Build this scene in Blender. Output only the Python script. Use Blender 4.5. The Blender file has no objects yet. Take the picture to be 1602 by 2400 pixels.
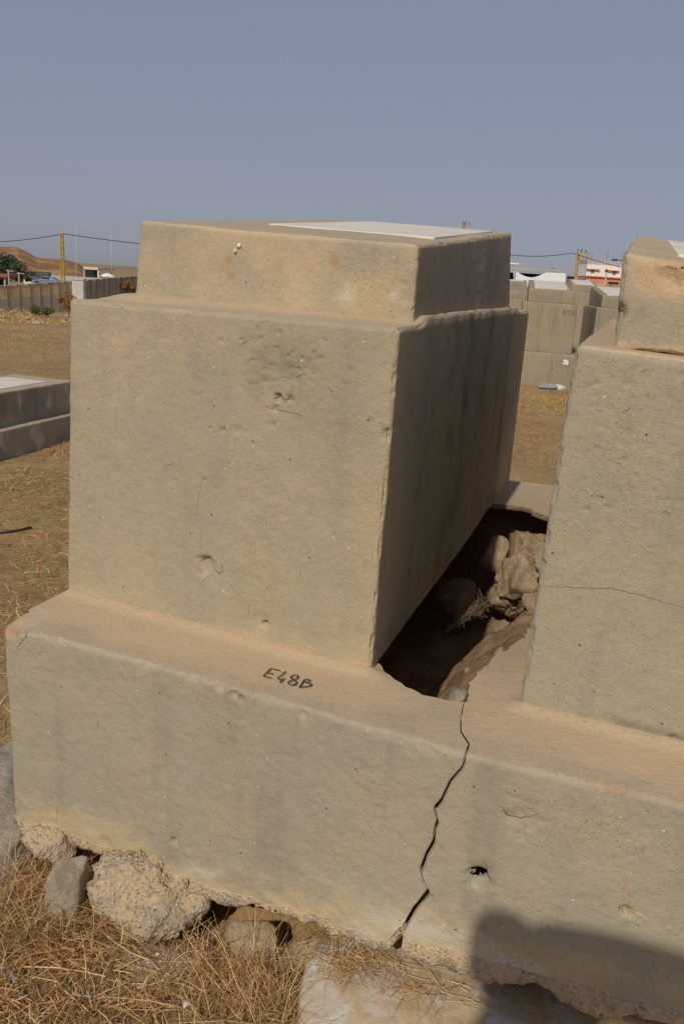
import bpy, bmesh, math, random
import numpy as np
from mathutils import Vector, geometry
random.seed(7); rng = np.random.default_rng(11)
S = bpy.context.scene
COL = S.collection
R = math.radians

# ------------------------------------------------------------------ camera
FPX, CX, CY = 1941.0, 801.0, 1200.0            # focal length and centre in photograph pixels (1602 x 2400)
PITCH, ROLL, EYE = R(15.7), R(3.8), 1.65
cd = bpy.data.cameras.new('camera'); cam = bpy.data.objects.new('camera', cd); COL.objects.link(cam)
cd.sensor_fit = 'VERTICAL'; cd.sensor_height = 36.0; cd.sensor_width = 24.0
cd.lens = 36.0 * FPX / 2400.0; cd.clip_start = 0.05; cd.clip_end = 6000
cam.location = (0, 0, EYE)
from mathutils import Matrix
cam.rotation_euler = (Matrix.Rotation(R(90) - PITCH, 3, 'X') @ Matrix.Rotation(ROLL, 3, 'Z')).to_euler()
S.camera = cam

# ------------------------------------------------------------------ light
SUN_AZ, SUN_EL = R(21.5), R(39)                  # the light travels towards this azimuth (right of straight ahead)
w = bpy.data.worlds.new('World'); S.world = w; w.use_nodes = True
nt = w.node_tree; nt.nodes.clear()
SKY_G, SKY_TINT = .24, (1.24, 1.31, 1.62)
sky = nt.nodes.new('ShaderNodeTexSky'); sky.sky_type = 'NISHITA'; sky.sun_disc = False
sky.sun_elevation = SUN_EL; sky.sun_rotation = math.pi + SUN_AZ
sky.air_density = 1.0; sky.dust_density = 1.0; sky.ozone_density = 1.0; sky.altitude = 0
hs = nt.nodes.new('ShaderNodeHueSaturation'); hs.inputs['Saturation'].default_value = 1.0; hs.inputs['Value'].default_value = 1.0
bg = nt.nodes.new('ShaderNodeBackground'); bg.inputs['Strength'].default_value = 0.15
wo = nt.nodes.new('ShaderNodeOutputWorld')
gm = nt.nodes.new('ShaderNodeGamma'); gm.inputs[1].default_value = SKY_G     # hazy air: evens the sky out
nt.links.new(sky.outputs[0], gm.inputs[0]); nt.links.new(gm.outputs[0], hs.inputs['Color'])
tn = nt.nodes.new('ShaderNodeMix'); tn.data_type = 'RGBA'; tn.blend_type = 'MULTIPLY'; tn.inputs[0].default_value = 1; tn.inputs[7].default_value = (*SKY_TINT, 1)
nt.links.new(hs.outputs[0], tn.inputs[6]); nt.links.new(tn.outputs[2], bg.inputs[0]); nt.links.new(bg.outputs[0], wo.inputs[0])
sd = bpy.data.lights.new('sun', 'SUN'); sd.energy = 2.7; sd.angle = R(0.9); sd.color = (1.0, 0.93, 0.80)
sun = bpy.data.objects.new('sun', sd); COL.objects.link(sun)
ldir = Vector((math.sin(SUN_AZ)*math.cos(SUN_EL), math.cos(SUN_AZ)*math.cos(SUN_EL), -math.sin(SUN_EL)))
sun.rotation_euler = ldir.to_track_quat('-Z', 'Y').to_euler(); sun.location = (-3, -6, 8)
S.view_settings.view_transform = 'Standard'; S.view_settings.look = 'None'
S.view_settings.exposure = 0.0; S.view_settings.gamma = 1.0
S.render.engine = 'CYCLES'

# ------------------------------------------------------------------ pixel -> world
def ray(px, py):
    dx, dy = px - CX, py - CY
    x = dx*math.cos(ROLL) + dy*math.sin(ROLL); y = -dx*math.sin(ROLL) + dy*math.cos(ROLL)
    return np.array([x, FPX*math.cos(PITCH) - y*math.sin(PITCH), -(FPX*math.sin(PITCH) + y*math.cos(PITCH))])/FPX
O = np.array([0, 0, EYE])
D = 1602/1568.0
def onz(px, py, z): r = ray(px, py); return O + r*((z-EYE)/r[2])
def ony(px, py, y): r = ray(px, py); return O + r*(y/r[1])
def onpl(px, py, p0, n): r = ray(px, py); p0 = np.array(p0); n = np.array(n); return O + r*(((p0-O)@n)/(r@n))
def proj(p):
    q = np.array(p) - O; c, s = math.cos, math.sin
    fw = q[1]*c(PITCH) - q[2]*s(PITCH); dn = -q[1]*s(PITCH) - q[2]*c(PITCH)
    x, y = q[0]/fw*FPX, dn/fw*FPX
    return CX + x*c(ROLL) - y*s(ROLL), CY + x*s(ROLL) + y*c(ROLL)
def sm(a, b, x): t = np.clip((np.asarray(x, float)-a)/(b-a), 0, 1); return t*t*(3-2*t)

# ------------------------------------------------------------------ noise (numpy value noise)
def _h(i, j, k, s):
    n = (i*73856093) ^ (j*19349663) ^ (k*83492791) ^ (s*2654435)
    n = (n ^ (n >> 13))*1274126177 & 0x7fffffff
    n = (n ^ (n >> 15))*668265263 & 0x7fffffff
    return (n & 0xffff)/65535.0*2 - 1
def vn(p, sc, seed=0):
    q = np.asarray(p, float)*sc; b = np.floor(q).astype(np.int64); t = q - b; t = t*t*(3-2*t)
    i, j, k = b[..., 0], b[..., 1], b[..., 2]; x, y, z = t[..., 0], t[..., 1], t[..., 2]
    def L(a, c, u): return a + (c-a)*u
    return L(L(L(_h(i,j,k,seed), _h(i+1,j,k,seed), x), L(_h(i,j+1,k,seed), _h(i+1,j+1,k,seed), x), y),
             L(L(_h(i,j,k+1,seed), _h(i+1,j,k+1,seed), x), L(_h(i,j+1,k+1,seed), _h(i+1,j+1,k+1,seed), x), y), z)
def fbm(p, sc, o=4, seed=0):
    r = 0; a = 1.0; t = 0
    for i in range(o): r = r + a*vn(p, sc*2**i, seed+i*17); t += a; a *= .5
    return r/t

# ------------------------------------------------------------------ object helpers
def tag(o, label=None, cat=None, group=None, kind=None):
    if label: o['label'] = label
    if cat: o['category'] = cat
    if group: o['group'] = group
    if kind: o['kind'] = kind
    return o
def empty(name, loc, label, cat, group=None):
    o = bpy.data.objects.new(name, None); COL.objects.link(o); o.location = tuple(loc); o.empty_display_size = .2
    return tag(o, label, cat, group)
def mobj(name, V, F, mat, parent=None, smooth=True, attrs=None):
    me = bpy.data.meshes.new(name); V = np.asarray(V, float)
    if parent is not None: V = V - np.array(parent_origin(parent))
    me.from_pydata(V.tolist(), [], [tuple(int(i) for i in f) for f in F]); me.update()
    if smooth: me.polygons.foreach_set('use_smooth', [True]*len(me.polygons))
    if attrs:
        for k, a in attrs.items():
            at = me.attributes.new(k, 'FLOAT', 'POINT'); at.data.foreach_set('value', np.asarray(a, np.float32))
    if mat: me.materials.append(mat)
    o = bpy.data.objects.new(name, me); COL.objects.link(o)
    if parent is not None: o.parent = parent
    return o
def parent_origin(p):
    l = np.array(p.location)
    while p.parent is not None: p = p.parent; l = l + np.array(p.location)
    return l
class MB:                                             # collects simple shapes into one mesh
    def __init__(s): s.V = []; s.F = []
    def add(s, V, F):
        n = len(s.V); s.V += [tuple(v) for v in V]; s.F += [tuple(i+n for i in f) for f in F]; return s
    def hexa(s, c): return s.add(c, [(0,3,2,1),(4,5,6,7),(0,1,5,4),(1,2,6,5),(2,3,7,6),(3,0,4,7)])
    def box(s, c, size, rz=0, u=None):
        c = np.array(c); x, y, z = np.array(size)/2.
        X = np.array([math.cos(rz), math.sin(rz), 0]); Y = np.array([-math.sin(rz), math.cos(rz), 0]); Z = np.array([0,0,1])
        return s.hexa([c+a*x*X+b*y*Y+e*z*Z for e in (-1,1) for a,b in ((-1,-1),(1,-1),(1,1),(-1,1))])
    def tube(s, pts, r, n=6, cap=True):
        pts = [np.array(p, float) for p in pts]; rs = r if hasattr(r, '__len__') else [r]*len(pts); V = []; F = []
        for i, p in enumerate(pts):
            d = pts[min(i+1, len(pts)-1)] - pts[max(i-1, 0)]; d /= max(np.linalg.norm(d), 1e-9)
            a = np.cross(d, [0,0,1] if abs(d[2]) < .9 else [1,0,0]); a /= np.linalg.norm(a); b = np.cross(d, a)
            for k in range(n): t = 2*math.pi*k/n; V.append(p + rs[i]*(math.cos(t)*a + math.sin(t)*b))
        for i in range(len(pts)-1):
            for k in range(n): F.append((i*n+k, i*n+(k+1)%n, (i+1)*n+(k+1)%n, (i+1)*n+k))
        if cap: F.append(tuple(range(n-1, -1, -1))); F.append(tuple((len(pts)-1)*n+k for k in range(n)))
        return s.add(V, F)
    def build(s, name, mat, parent=None, smooth=False): return mobj(name, s.V, s.F, mat, parent, smooth)

# ------------------------------------------------------------------ materials
KA = 1.32                                               # overall reflectance level of the dusty surfaces
class NT:
    def __init__(s, name):
        s.m = bpy.data.materials.new(name); s.m.use_nodes = True; s.t = s.m.node_tree; s.t.nodes.clear()
        s.out = s.t.nodes.new('ShaderNodeOutputMaterial'); s.b = s.t.nodes.new('ShaderNodeBsdfPrincipled')
        s.t.links.new(s.b.outputs[0], s.out.inputs[0]); s.b.inputs['Roughness'].default_value = .9
        s.b.inputs['Specular IOR Level'].default_value = .25
        s.co = s.t.nodes.new('ShaderNodeTexCoord').outputs['Object']
    def link(s, a, b): s.t.links.new(a, b)
    def mapped(s, scale):
        m = s.t.nodes.new('ShaderNodeMapping'); m.inputs['Scale'].default_value = scale; s.link(s.co, m.inputs[0]); return m.outputs[0]
    def noise(s, sc, det=3, rough=.55, co=None, dist=0):
        n = s.t.nodes.new('ShaderNodeTexNoise'); n.inputs['Scale'].default_value = sc; n.inputs['Detail'].default_value = det
        n.inputs['Roughness'].default_value = rough; n.inputs['Distortion'].default_value = dist; s.link(co or s.co, n.inputs['Vector']); return n.outputs['Fac']
    def vor(s, sc, out='Distance', co=None, rnd=1):
        n = s.t.nodes.new('ShaderNodeTexVoronoi'); n.inputs['Scale'].default_value = sc; n.inputs['Randomness'].default_value = rnd; s.link(co or s.co, n.inputs['Vector']); return n.outputs[out]
    def ramp(s, v, a, b, lo=0., hi=1.):
        n = s.t.nodes.new('ShaderNodeMapRange'); n.interpolation_type = 'SMOOTHSTEP'
        for i, x in enumerate((a, b, lo, hi)): n.inputs[i+1].default_value = x
        s.link(v, n.inputs[0]); return n.outputs[0]
    def math(s, op, a, b=0.):
        n = s.t.nodes.new('ShaderNodeMath'); n.operation = op
        for i, x in enumerate((a, b)):
            if isinstance(x, (int, float)): n.inputs[i].default_value = x
            else: s.link(x, n.inputs[i])
        return n.outputs[0]
    def mix(s, f, a, b, mode='MIX'):
        n = s.t.nodes.new('ShaderNodeMix'); n.data_type = 'RGBA'; n.blend_type = mode
        for i, x in ((0, f), (6, a), (7, b)):
            if isinstance(x, (int, float)): n.inputs[i].default_value = x
            elif isinstance(x, tuple): n.inputs[i].default_value = (*[min(.82, v*KA) for v in x], 1)
            else: s.link(x, n.inputs[i])
        return n.outputs[2]
    def attr(s, name):
        n = s.t.nodes.new('ShaderNodeAttribute'); n.attribute_name = name; return n.outputs['Fac']
    def rnd(s):
        return s.t.nodes.new('ShaderNodeNewGeometry').outputs['Random Per Island']
    def color(s, c):
        s.link(c, s.b.inputs['Base Color'])
    def bump(s, *hs):
        prev = None
        for h, dist, st in hs:
            n = s.t.nodes.new('ShaderNodeBump'); n.inputs['Strength'].default_value = st; n.inputs['Distance'].default_value = dist
            s.link(h, n.inputs['Height'])
            if prev: s.link(prev, n.inputs['Normal'])
            prev = n.outputs[0]
        s.link(prev, s.b.inputs['Normal'])
def concrete(name, c1, c2, streak=.35, attrs=True, specks=True, bump=1.0, sc=1.0):
    n = NT(name)
    big = n.ramp(n.noise(2.3*sc, 4, .6), .35, .68); col = n.mix(big, c1, c2)
    st = n.ramp(n.noise(9*sc, 3, .6, n.mapped((1, 1, .13))), .5, .72)
    col = n.mix(n.math('MULTIPLY', st, streak), col, tuple(x*.62 for x in c2))
    blot = n.ramp(n.noise(11*sc, 6, .75), .50, .66); col = n.mix(n.math('MULTIPLY', blot, .26), col, tuple(x*.66 for x in c1))
    warm = n.ramp(n.noise(6*sc, 6, .72), .50, .70); col = n.mix(n.math('MULTIPLY', warm, .40), col, (c1[0]*1.12, c1[1]*1.04, c1[2]*.84))
    cool = n.ramp(n.noise(4.3*sc, 6, .72, n.mapped((1.7, 1.3, .8))), .54, .68); col = n.mix(n.math('MULTIPLY', cool, .35), col, (c2[0]*.94, c2[1]*.97, c2[2]*1.02))
    if attrs:
        d = n.mix(.5, n.noise(14, 4, .6), n.noise(55, 5, .7))
        def am(a, lo=.25): return n.ramp(n.math('ADD', n.attr(a), n.math('MULTIPLY', n.math('SUBTRACT', d, .5), n.math('MULTIPLY', n.ramp(n.attr(a), 0, .2), 1.0))), .08, .9)
        col = n.mix(n.math('MULTIPLY', am('dust_bounce'), .85), col, (.52, .372, .228))
        col = n.mix(n.math('MULTIPLY', am('yellow'), .8), col, (.45, .345, .19))
        col = n.mix(n.math('MULTIPLY', am('pale'), .7), col, (.50, .45, .38))
        col = n.mix(n.math('MULTIPLY', am('grime_shade'), .85), col, (.095, .082, .065))
        col = n.mix(n.math('MULTIPLY', am('rust'), .85), col, (.36, .17, .055))
    worn = n.ramp(n.noise(3.1, 5, .7), .42, .64, .25, 1.0); sand = n.noise(150, 2, .8); col = n.mix(n.math('MULTIPLY', n.ramp(sand, .48, .72, .0, .58), worn), col, tuple(x*.50 for x in c1)); col = n.mix(n.ramp(sand, .36, .22, .0, .18), col, tuple(x*1.3 for x in c1))
    fine = n.noise(330, 3, .7); col = n.mix(n.ramp(fine, .25, .75, .0, .32), col, tuple(x*.55 for x in c1))
    med = n.noise(60, 5, .75); col = n.mix(n.math('MULTIPLY', n.ramp(med, .60, .72, 0, .6), worn), col, tuple(x*.5 for x in c2))
    if specks:
        v = n.t.nodes.new('ShaderNodeTexVoronoi'); v.inputs['Scale'].default_value = 42; n.link(n.co, v.inputs['Vector'])
        sep = n.t.nodes.new('ShaderNodeSeparateColor'); n.link(v.outputs['Color'], sep.inputs[0])
        hit = n.math('MULTIPLY', n.math('LESS_THAN', v.outputs['Distance'], n.math('MULTIPLY', sep.outputs[1], .12)), n.math('GREATER_THAN', sep.outputs[0], .74))
        col = n.mix(n.math('MULTIPLY', hit, .65), col, (.62, .59, .53))
        pit = n.math('MULTIPLY', n.math('LESS_THAN', v.outputs['Distance'], n.math('MULTIPLY', sep.outputs[2], .17)), n.math('LESS_THAN', sep.outputs[0], .10))
        col = n.mix(n.math('MULTIPLY', pit, .75), col, (.06, .05, .04))
    n.color(col)
    n.bump((n.noise(28, 4, .65), .010*bump, .35), (sand, .004*bump, .55), (med, .010*bump, .25), (fine, .0018*bump, .6))
    return n.m
def plain(name, c, rough=.8, var=.25, sc=6, metal=0, bump=0):
    n = NT(name); col = n.mix(n.ramp(n.noise(sc, 4, .6), .3, .7), tuple(x*(1-var) for x in c), tuple(min(1, x*(1+var)) for x in c)); n.color(col)
    n.b.inputs['Roughness'].default_value = rough; n.b.inputs['Metallic'].default_value = metal
    if bump: n.bump((n.noise(sc*6, 4, .6), bump, .6))
    return n.m
M = {}
M['conc'] = concrete('weathered_concrete', (.325, .281, .202), (.298, .264, .200))
M['conc_far'] = concrete('far_concrete', (.285, .235, .158), (.245, .21, .148), attrs=False, streak=.5)
M['conc_low'] = concrete('stained_concrete', (.33, .285, .20), (.28, .245, .18), streak=.3)
M['marble'] = plain('pale_slab', (.56, .50, .42), .55, .08, 3)
M['ink'] = plain('black_marker_ink', (.018, .015, .02), .5, .2)
def aggregate():
    n = NT('broken_aggregate')
    v = n.t.nodes.new('ShaderNodeTexVoronoi'); v.inputs['Scale'].default_value = 80; n.link(n.co, v.inputs['Vector'])
    v2 = n.t.nodes.new('ShaderNodeTexVoronoi'); v2.inputs['Scale'].default_value = 125; n.link(n.co, v2.inputs['Vector'])
    sep = n.t.nodes.new('ShaderNodeSeparateColor'); n.link(v.outputs['Color'], sep.inputs[0])
    base = n.mix(n.ramp(n.noise(9, 4, .6), .35, .7), (.40, .285, .165), (.30, .245, .175))
    stone = n.mix(sep.outputs[0], (.24, .175, .11), (.50, .43, .34))
    col = n.mix(n.ramp(v.outputs['Distance'], .25, .5, .9, 0), base, stone)
    col = n.mix(n.ramp(n.noise(60, 3, .6), .55, .75, 0, .5), col, (.13, .10, .075))
    n.color(col)
    n.bump((n.math('MULTIPLY', n.ramp(v.outputs['Distance'], 0, .6), -1), .006, .75), (n.math('MULTIPLY', v2.outputs['Distance'], -1), .003, .6), (n.noise(240, 3, .7), .003, .6))
    return n.m
M['agg'] = aggregate()
def rockmat(name, c, c2, sc=7):
    n = NT(name); col = n.mix(n.ramp(n.noise(sc, 5, .65), .35, .65), c, c2)
    col = n.mix(n.ramp(n.noise(sc*9, 4, .7), .5, .75, 0, .5), col, tuple(x*.45 for x in c)); n.color(col)
    n.bump((n.noise(sc*4, 5, .65), .02, .6), (n.noise(sc*22, 4, .7), .006, .7)); return n.m
M['rock_tan'] = rockmat('tan_rock', (.30, .215, .13), (.40, .30, .19))
M['rock_grey'] = rockmat('grey_rock', (.27, .24, .19), (.36, .32, .25))
M['earth'] = rockmat('cavity_earth', (.20, .125, .07), (.29, .19, .115), 6)
def straw(name, a, b, c, g=None):
    n = NT(name); r = n.rnd(); col = n.mix(n.ramp(r, 0, .5), a, b); col = n.mix(n.ramp(r, .55, 1), col, c)
    if g: col = n.mix(n.attr('green'), col, g)
    n.color(col); n.b.inputs['Roughness'].default_value = .7; return n.m
M['straw'] = straw('dry_straw', (.16, .082, .030), (.40, .235, .095), (.57, .41, .22), (.15, .18, .04))
M['straw_far'] = straw('dry_grass', (.26, .145, .04), (.45, .28, .085), (.56, .40, .15), (.19, .22, .045))
def groundmat():
    n = NT('dry_ground')
    big = n.ramp(n.noise(.33, 4, .6), .38, .62); col = n.mix(big, (.25, .155, .065), (.295, .195, .088))
    col = n.mix(n.ramp(n.noise(1.7, 4, .65), .5, .68, 0, .8), col, (.20, .115, .06))
    col = n.mix(n.ramp(n.noise(7, 4, .7), .5, .7, 0, .6), col, (.36, .24, .115))
    col = n.mix(n.ramp(n.noise(55, 3, .7), .5, .75, 0, .6), col, (.11, .065, .035))
    col = n.mix(n.attr('bare'), col, n.mix(n.ramp(n.noise(5, 5, .6), .35, .65), (.30, .19, .125), (.34, .235, .165)))
    n.color(col); n.bump((n.noise(6, 5, .65), .05, .6), (n.noise(60, 4, .7), .01, .8)); return n.m
M['ground'] = groundmat()

# ------------------------------------------------------------------ shape builders
def axis(L, r, step):
    n = max(2, int(round((L-2*r)/step)))
    return np.concatenate([[0, .3*r, .65*r], np.linspace(r, L-r, n+1), [L-.65*r, L-.3*r, L]])
def rbox(c8, step, r, disp=None):
    """rounded, warped box. c8: bottom FL FR BR BL, top FL FR BR BL. Returns V, F, N(local), M(metric pos)"""
    c = [np.array(p, float) for p in c8]
    st = step if hasattr(step, '__len__') else (step,)*3
    La = np.linalg.norm(c[1]-c[0]); Lb = np.linalg.norm(c[3]-c[0]); Lc = np.linalg.norm(c[4]-c[0])
    A, B, C = axis(La, r, st[0]), axis(Lb, r, st[1]), axis(Lc, r, st[2]); na, nb, nc = len(A), len(B), len(C)
    I, J, K = np.meshgrid(range(na), range(nb), range(nc), indexing='ij')
    surf = (I == 0)|(I == na-1)|(J == 0)|(J == nb-1)|(K == 0)|(K == nc-1)
    idx = np.full(I.shape, -1); idx[surf] = np.arange(surf.sum())
    p = np.stack([A[I[surf]], B[J[surf]], C[K[surf]]], 1); L = np.array([La, Lb, Lc])
    q = np.clip(p, r, L-r); d = p-q; n = d/np.maximum(np.linalg.norm(d, axis=1, keepdims=True), 1e-9)
    pm = q + r*n; u, v, t = (pm/L).T[:, :, None]
    P = ((1-t)*((1-v)*((1-u)*c[0]+u*c[1]) + v*((1-u)*c[3]+u*c[2])) + t*((1-v)*((1-u)*c[4]+u*c[5]) + v*((1-u)*c[7]+u*c[6])))
    ex, ey, ez = (c[1]-c[0])/La, (c[3]-c[0])/Lb, (c[4]-c[0])/Lc
    N = n[:, :1]*ex + n[:, 1:2]*ey + n[:, 2:]*ez; N /= np.linalg.norm(N, axis=1, keepdims=True)
    if disp is not None: P = P + N*disp(P, n, pm)[:, None]
    F = []
    def quads(g, flip):
        q = np.stack([g[:-1, :-1], g[1:, :-1], g[1:, 1:], g[:-1, 1:]], -1).reshape(-1, 4)
        F.append(q[:, ::-1] if flip else q)
    quads(idx[:, 0, :], False); quads(idx[:, -1, :], True); quads(idx[0, :, :], True); quads(idx[-1, :, :], False)
    quads(idx[:, :, -1], False); quads(idx[:, :, 0], True)
    return P, np.concatenate(F), n, pm
def rough(P, amp=1.0, seed=3):
    return amp*(.006*fbm(P, 2.2, 3, seed) + .0022*fbm(P, 14, 3, seed+5) + .0009*vn(P, 70, seed+9))
def dents(P, lst):
    d = np.zeros(len(P))
    for c, rx, dep in lst:
        q = np.linalg.norm(P-np.array(c), axis=1)*(1+.55*fbm(P, 45, 3, 5)) ; d -= dep*np.exp(-(q/rx)**4)*(1+.7*fbm(P, 75, 3, 13))
    return d
def blob(P, c, r, pw=2): return np.exp(-(np.linalg.norm(P-np.array(c), axis=1)/r)**pw)

# ------------------------------------------------------------------ ground
GZ = -.27
MOUNDS = []                                             # earth heaps at the far left, filled in below
def gh(x, y):
    x = np.asarray(x, float); y = np.asarray(y, float)
    rr = x/(np.abs(y)+5); fac = sm(.06, -.12, rr)
    P = np.stack([x, y, np.zeros_like(x)], -1)
    ty = np.clip((y-9)/76, 0, 1); h = GZ + .07*sm(3, 8, y) - 3.3*(.5*ty+.5*sm(0, 1, ty))*fac
    h = h + .02*fbm(P, 1.3, 3, 40) + .05*fbm(P, .25, 2, 41)*sm(4, 12, np.hypot(x, y))
    dx_ = x*.921 - (y-1.945)*.389; dy_ = (y-1.945)*.921 + x*.389; h = h - .11*np.exp(-((dy_-.08)/.13)**2)*sm(.02, -.08, x)*sm(-1.0, -.9, x)   # scoured out under the plinth's edge
    m = np.exp(-((x+1.38)/.30)**2 - ((y-2.25)/.55)**2); h = h + .0*m   # heap beside the plinth's left end
    for cx_, cy_, a, sx, sy in MOUNDS:
        h = h + a*np.exp(-((x-cx_)/sx)**2 - ((y-cy_)/sy)**2)*(1+.45*vn(P, .9, 8)+.3*vn(P, 2.3, 9))
    return h
def hit(px, py):                                        # where a pixel's ray meets the ground
    r = ray(px, py); t = .8
    for _ in range(4000):
        p = O + r*t
        if p[2] <= gh(p[0], p[1]): break
        t += .01 + .004*t
    return p
for px, py, a, wx, wy in ((20, 775, .16, 4, 1.2), (110, 772, .2, 3.5, 1.1), (70, 752, .18, 5, 1.4), (25, 735, .3, 1.5, 1.2), (115, 742, .25, 3, 1.3)):
    p = hit(px, py); MOUNDS.append((p[0], p[1], a, wx*p[1]/45, wy*p[1]/45))
MOUNDS = list(MOUNDS)
def ground():
    def ax(fine, lo, hi, st):
        a = list(np.arange(fine[0], fine[1], st)); s = st
        v = fine[1]
        while v < hi: a.append(v); s *= 1.13; v += s
        s = st; v = fine[0]; b = []
        while v > lo: s *= 1.13; v -= s; b.append(v)
        return np.array(b[::-1] + a)
    X = ax((-4, 2.2), -1500, 1500, .05); Y = ax((.9, 7), -300, 3000, .05)
    gx, gy = np.meshgrid(X, Y, indexing='ij'); V = np.stack([gx, gy, gh(gx, gy)], -1).reshape(-1, 3)
    # keep the ground below the plinth's inside
    ny = len(Y); i, j = np.meshgrid(range(len(X)-1), range(ny-1), indexing='ij')
    F = np.stack([i*ny+j, (i+1)*ny+j, (i+1)*ny+j+1, i*ny+j+1], -1).reshape(-1, 4)
    bare = np.exp(-((V[:, 0]+.33)/.27)**2 - ((V[:, 1]-1.93)/.16)**2) + sum(.9*np.exp(-((V[:, 0]-m_[0])/m_[3]/1.1)**2-((V[:, 1]-m_[1])/m_[4]/1.1)**2) for m_ in MOUNDS)
    bare += np.exp(-((V[:, 0]+1.38)/.30)**2 - ((V[:, 1]-2.25)/.6)**2)
    o = mobj('ground', V, F, M['ground'], attrs={'bare': np.clip(bare*(1+.5*fbm(V, 5, 3, 2)), 0, 1)})
    tag(o, 'dry grassy cemetery ground with bare sandy patches', kind='structure')
ground()

# ------------------------------------------------------------------ plinth: plan and pixel measurements
ZL = .55
dv = np.array([math.sin(R(18.1)), math.cos(R(18.1)), 0]); fv = np.array([math.cos(R(-24)), math.sin(R(-24)), 0])   # depth and front directions
front = np.array([(-1.040, 2.366), (-1.018, 2.352), (-.834, 2.291), (-.338, 2.085), (.343, 1.790), (.821, 1.650), (2.05, 1.265)])
back0 = front[0] + dv[:2]*2.85; back1 = front[-1] + dv[:2]*3.35
def smooth_poly(p, it=2):
    for _ in range(it):
        q = [p[0]]
        for a, b in zip(p[:-1], p[1:]): q += [a*.8+b*.2, a*.2+b*.8]
        p = np.array(q+[p[-1]])
    return p
path = smooth_poly(np.vstack([back0, front[0] + dv[:2]*.04, front[1:]]), 2)
path = np.vstack([path, back1])
seg = np.linalg.norm(np.diff(path, axis=0), axis=1); arc = np.concatenate([[0], np.cumsum(seg)])
def pat(s): return np.stack([np.interp(s, arc, path[:, 0]), np.interp(s, arc, path[:, 1])], -1)
def pnorm(s):
    d = pat(np.asarray(s)+.02) - pat(np.asarray(s)-.02); d /= np.linalg.norm(d, axis=-1, keepdims=True); return np.stack([d[..., 1], -d[..., 0]], -1)
S_FRONT0 = arc[np.argmin(np.linalg.norm(path-front[1], axis=1))]; S_FRONT1 = arc[-2]
def on_front(px, py):                                   # pixel -> (s, z) on the plinth's front
    r = ray(px, py); best = None
    for k in range(len(path)-1):
        a, b = path[k], path[k+1]; d = b-a; n = np.array([d[1], -d[0], 0]); den = r@n
        if abs(den) < 1e-9: continue
        t = (np.array([a[0], a[1], 0]) @ n)/den
        if t <= 0: continue
        p = O + r*t; u = ((p[:2]-a)@d)/(d@d)
        if -.05 <= u <= 1.05 and arc[k] > S_FRONT0-.35 and (best is None or p[1] < best[2]): best = (arc[k]+u*seg[k], p[2], p[1])
    if best is None:                                    # just beyond the left corner: continue the front's own plane
        a, b = front[1], front[2]; d = b-a; n = np.array([d[1], -d[0], 0]); p = O + r*((np.array([a[0], a[1], 0]) @ n)/(r@n))
        best = (S_FRONT0 + ((p[:2]-a)@d)/np.linalg.norm(d), p[2])
    return best[0], best[1]
def z5(x, y): return x*.5102, 1840+y*.5102
def z6(x, y): return 640+x*.6135, 1900+y*.6135
def zc(x, y): return 900+x*.4477, 1500+y*.4477
def z4(x, y): return 840+x*.3189, 1080+y*.3189
crack = np.array([on_front(*zc(*q)) for q in [(430,590),(410,660),(345,735),(300,830),(262,875),(280,940),(265,975),(260,1040),(220,1110),(190,1195),(205,1245),(235,1295),(160,1385),(100,1488)]])
crack[0, 1] = ZL
crk_s = lambda z: np.interp(-np.asarray(z), -crack[:, 1], crack[:, 0])
botL = np.array([on_front(*q) for q in [z5(65,145),z5(110,187),z5(185,186),z5(260,192),z5(400,250),z5(460,285),z5(560,300),z5(640,335),z5(750,390),z5(850,430),z5(930,455),z5(1010,490),z5(1120,510),z5(1250,550),z5(1400,575),z5(1500,608),z6(235,430),z6(300,460),z6(400,495),z6(440,490),z6(488,440)]])
botR = np.array([on_front(*q) for q in [z6(492,440),z6(510,490),z6(600,520),z6(700,545),z6(780,568),z6(900,600),z6(1000,622),z6(1100,662),z6(1200,690),z6(1400,735),z6(1568,782)]])
botL = np.vstack([[0, botL[0, 1]], botL]); botR = np.vstack([botR, [arc[-1], botR[-1, 1]-.05]])
RND = .016
FD = []                                                 # dents on the plinth front: pixel, radius, depth
def fpt(px, py): s, z = on_front(px, py); q = pat(s); return np.array([q[0], q[1], z])
FD += [(fpt(*z5(803,258)), .013, .022), (fpt(*z6(778,262)), .026, .020), (fpt(*z6(790,250)), .036, .005), (fpt(*zc(735,930)), .045, .005), (fpt(*zc(1258,1418)), .012, .03), (fpt(*zc(700,945)), .02, .004)]
FD += [(fpt(345, 1552), .012, .012), (fpt(361, 1556), .010, .010), (fpt(512, 1610), .016, .008), (fpt(545, 1630), .014, .010), (fpt(563, 1640), .012, .008), (fpt(705, 1676), .014, .006), (fpt(140, 1496), .010, .006), (fpt(448, 1588), .012, .007)]
HOLES = [(fpt(*z6(782, 246)), .020, .011), (fpt(*z6(768, 262)), .010, .006), (fpt(*z5(806, 254)), .006, .006), (fpt(*zc(1252, 1410)), .011, .004)]
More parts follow.
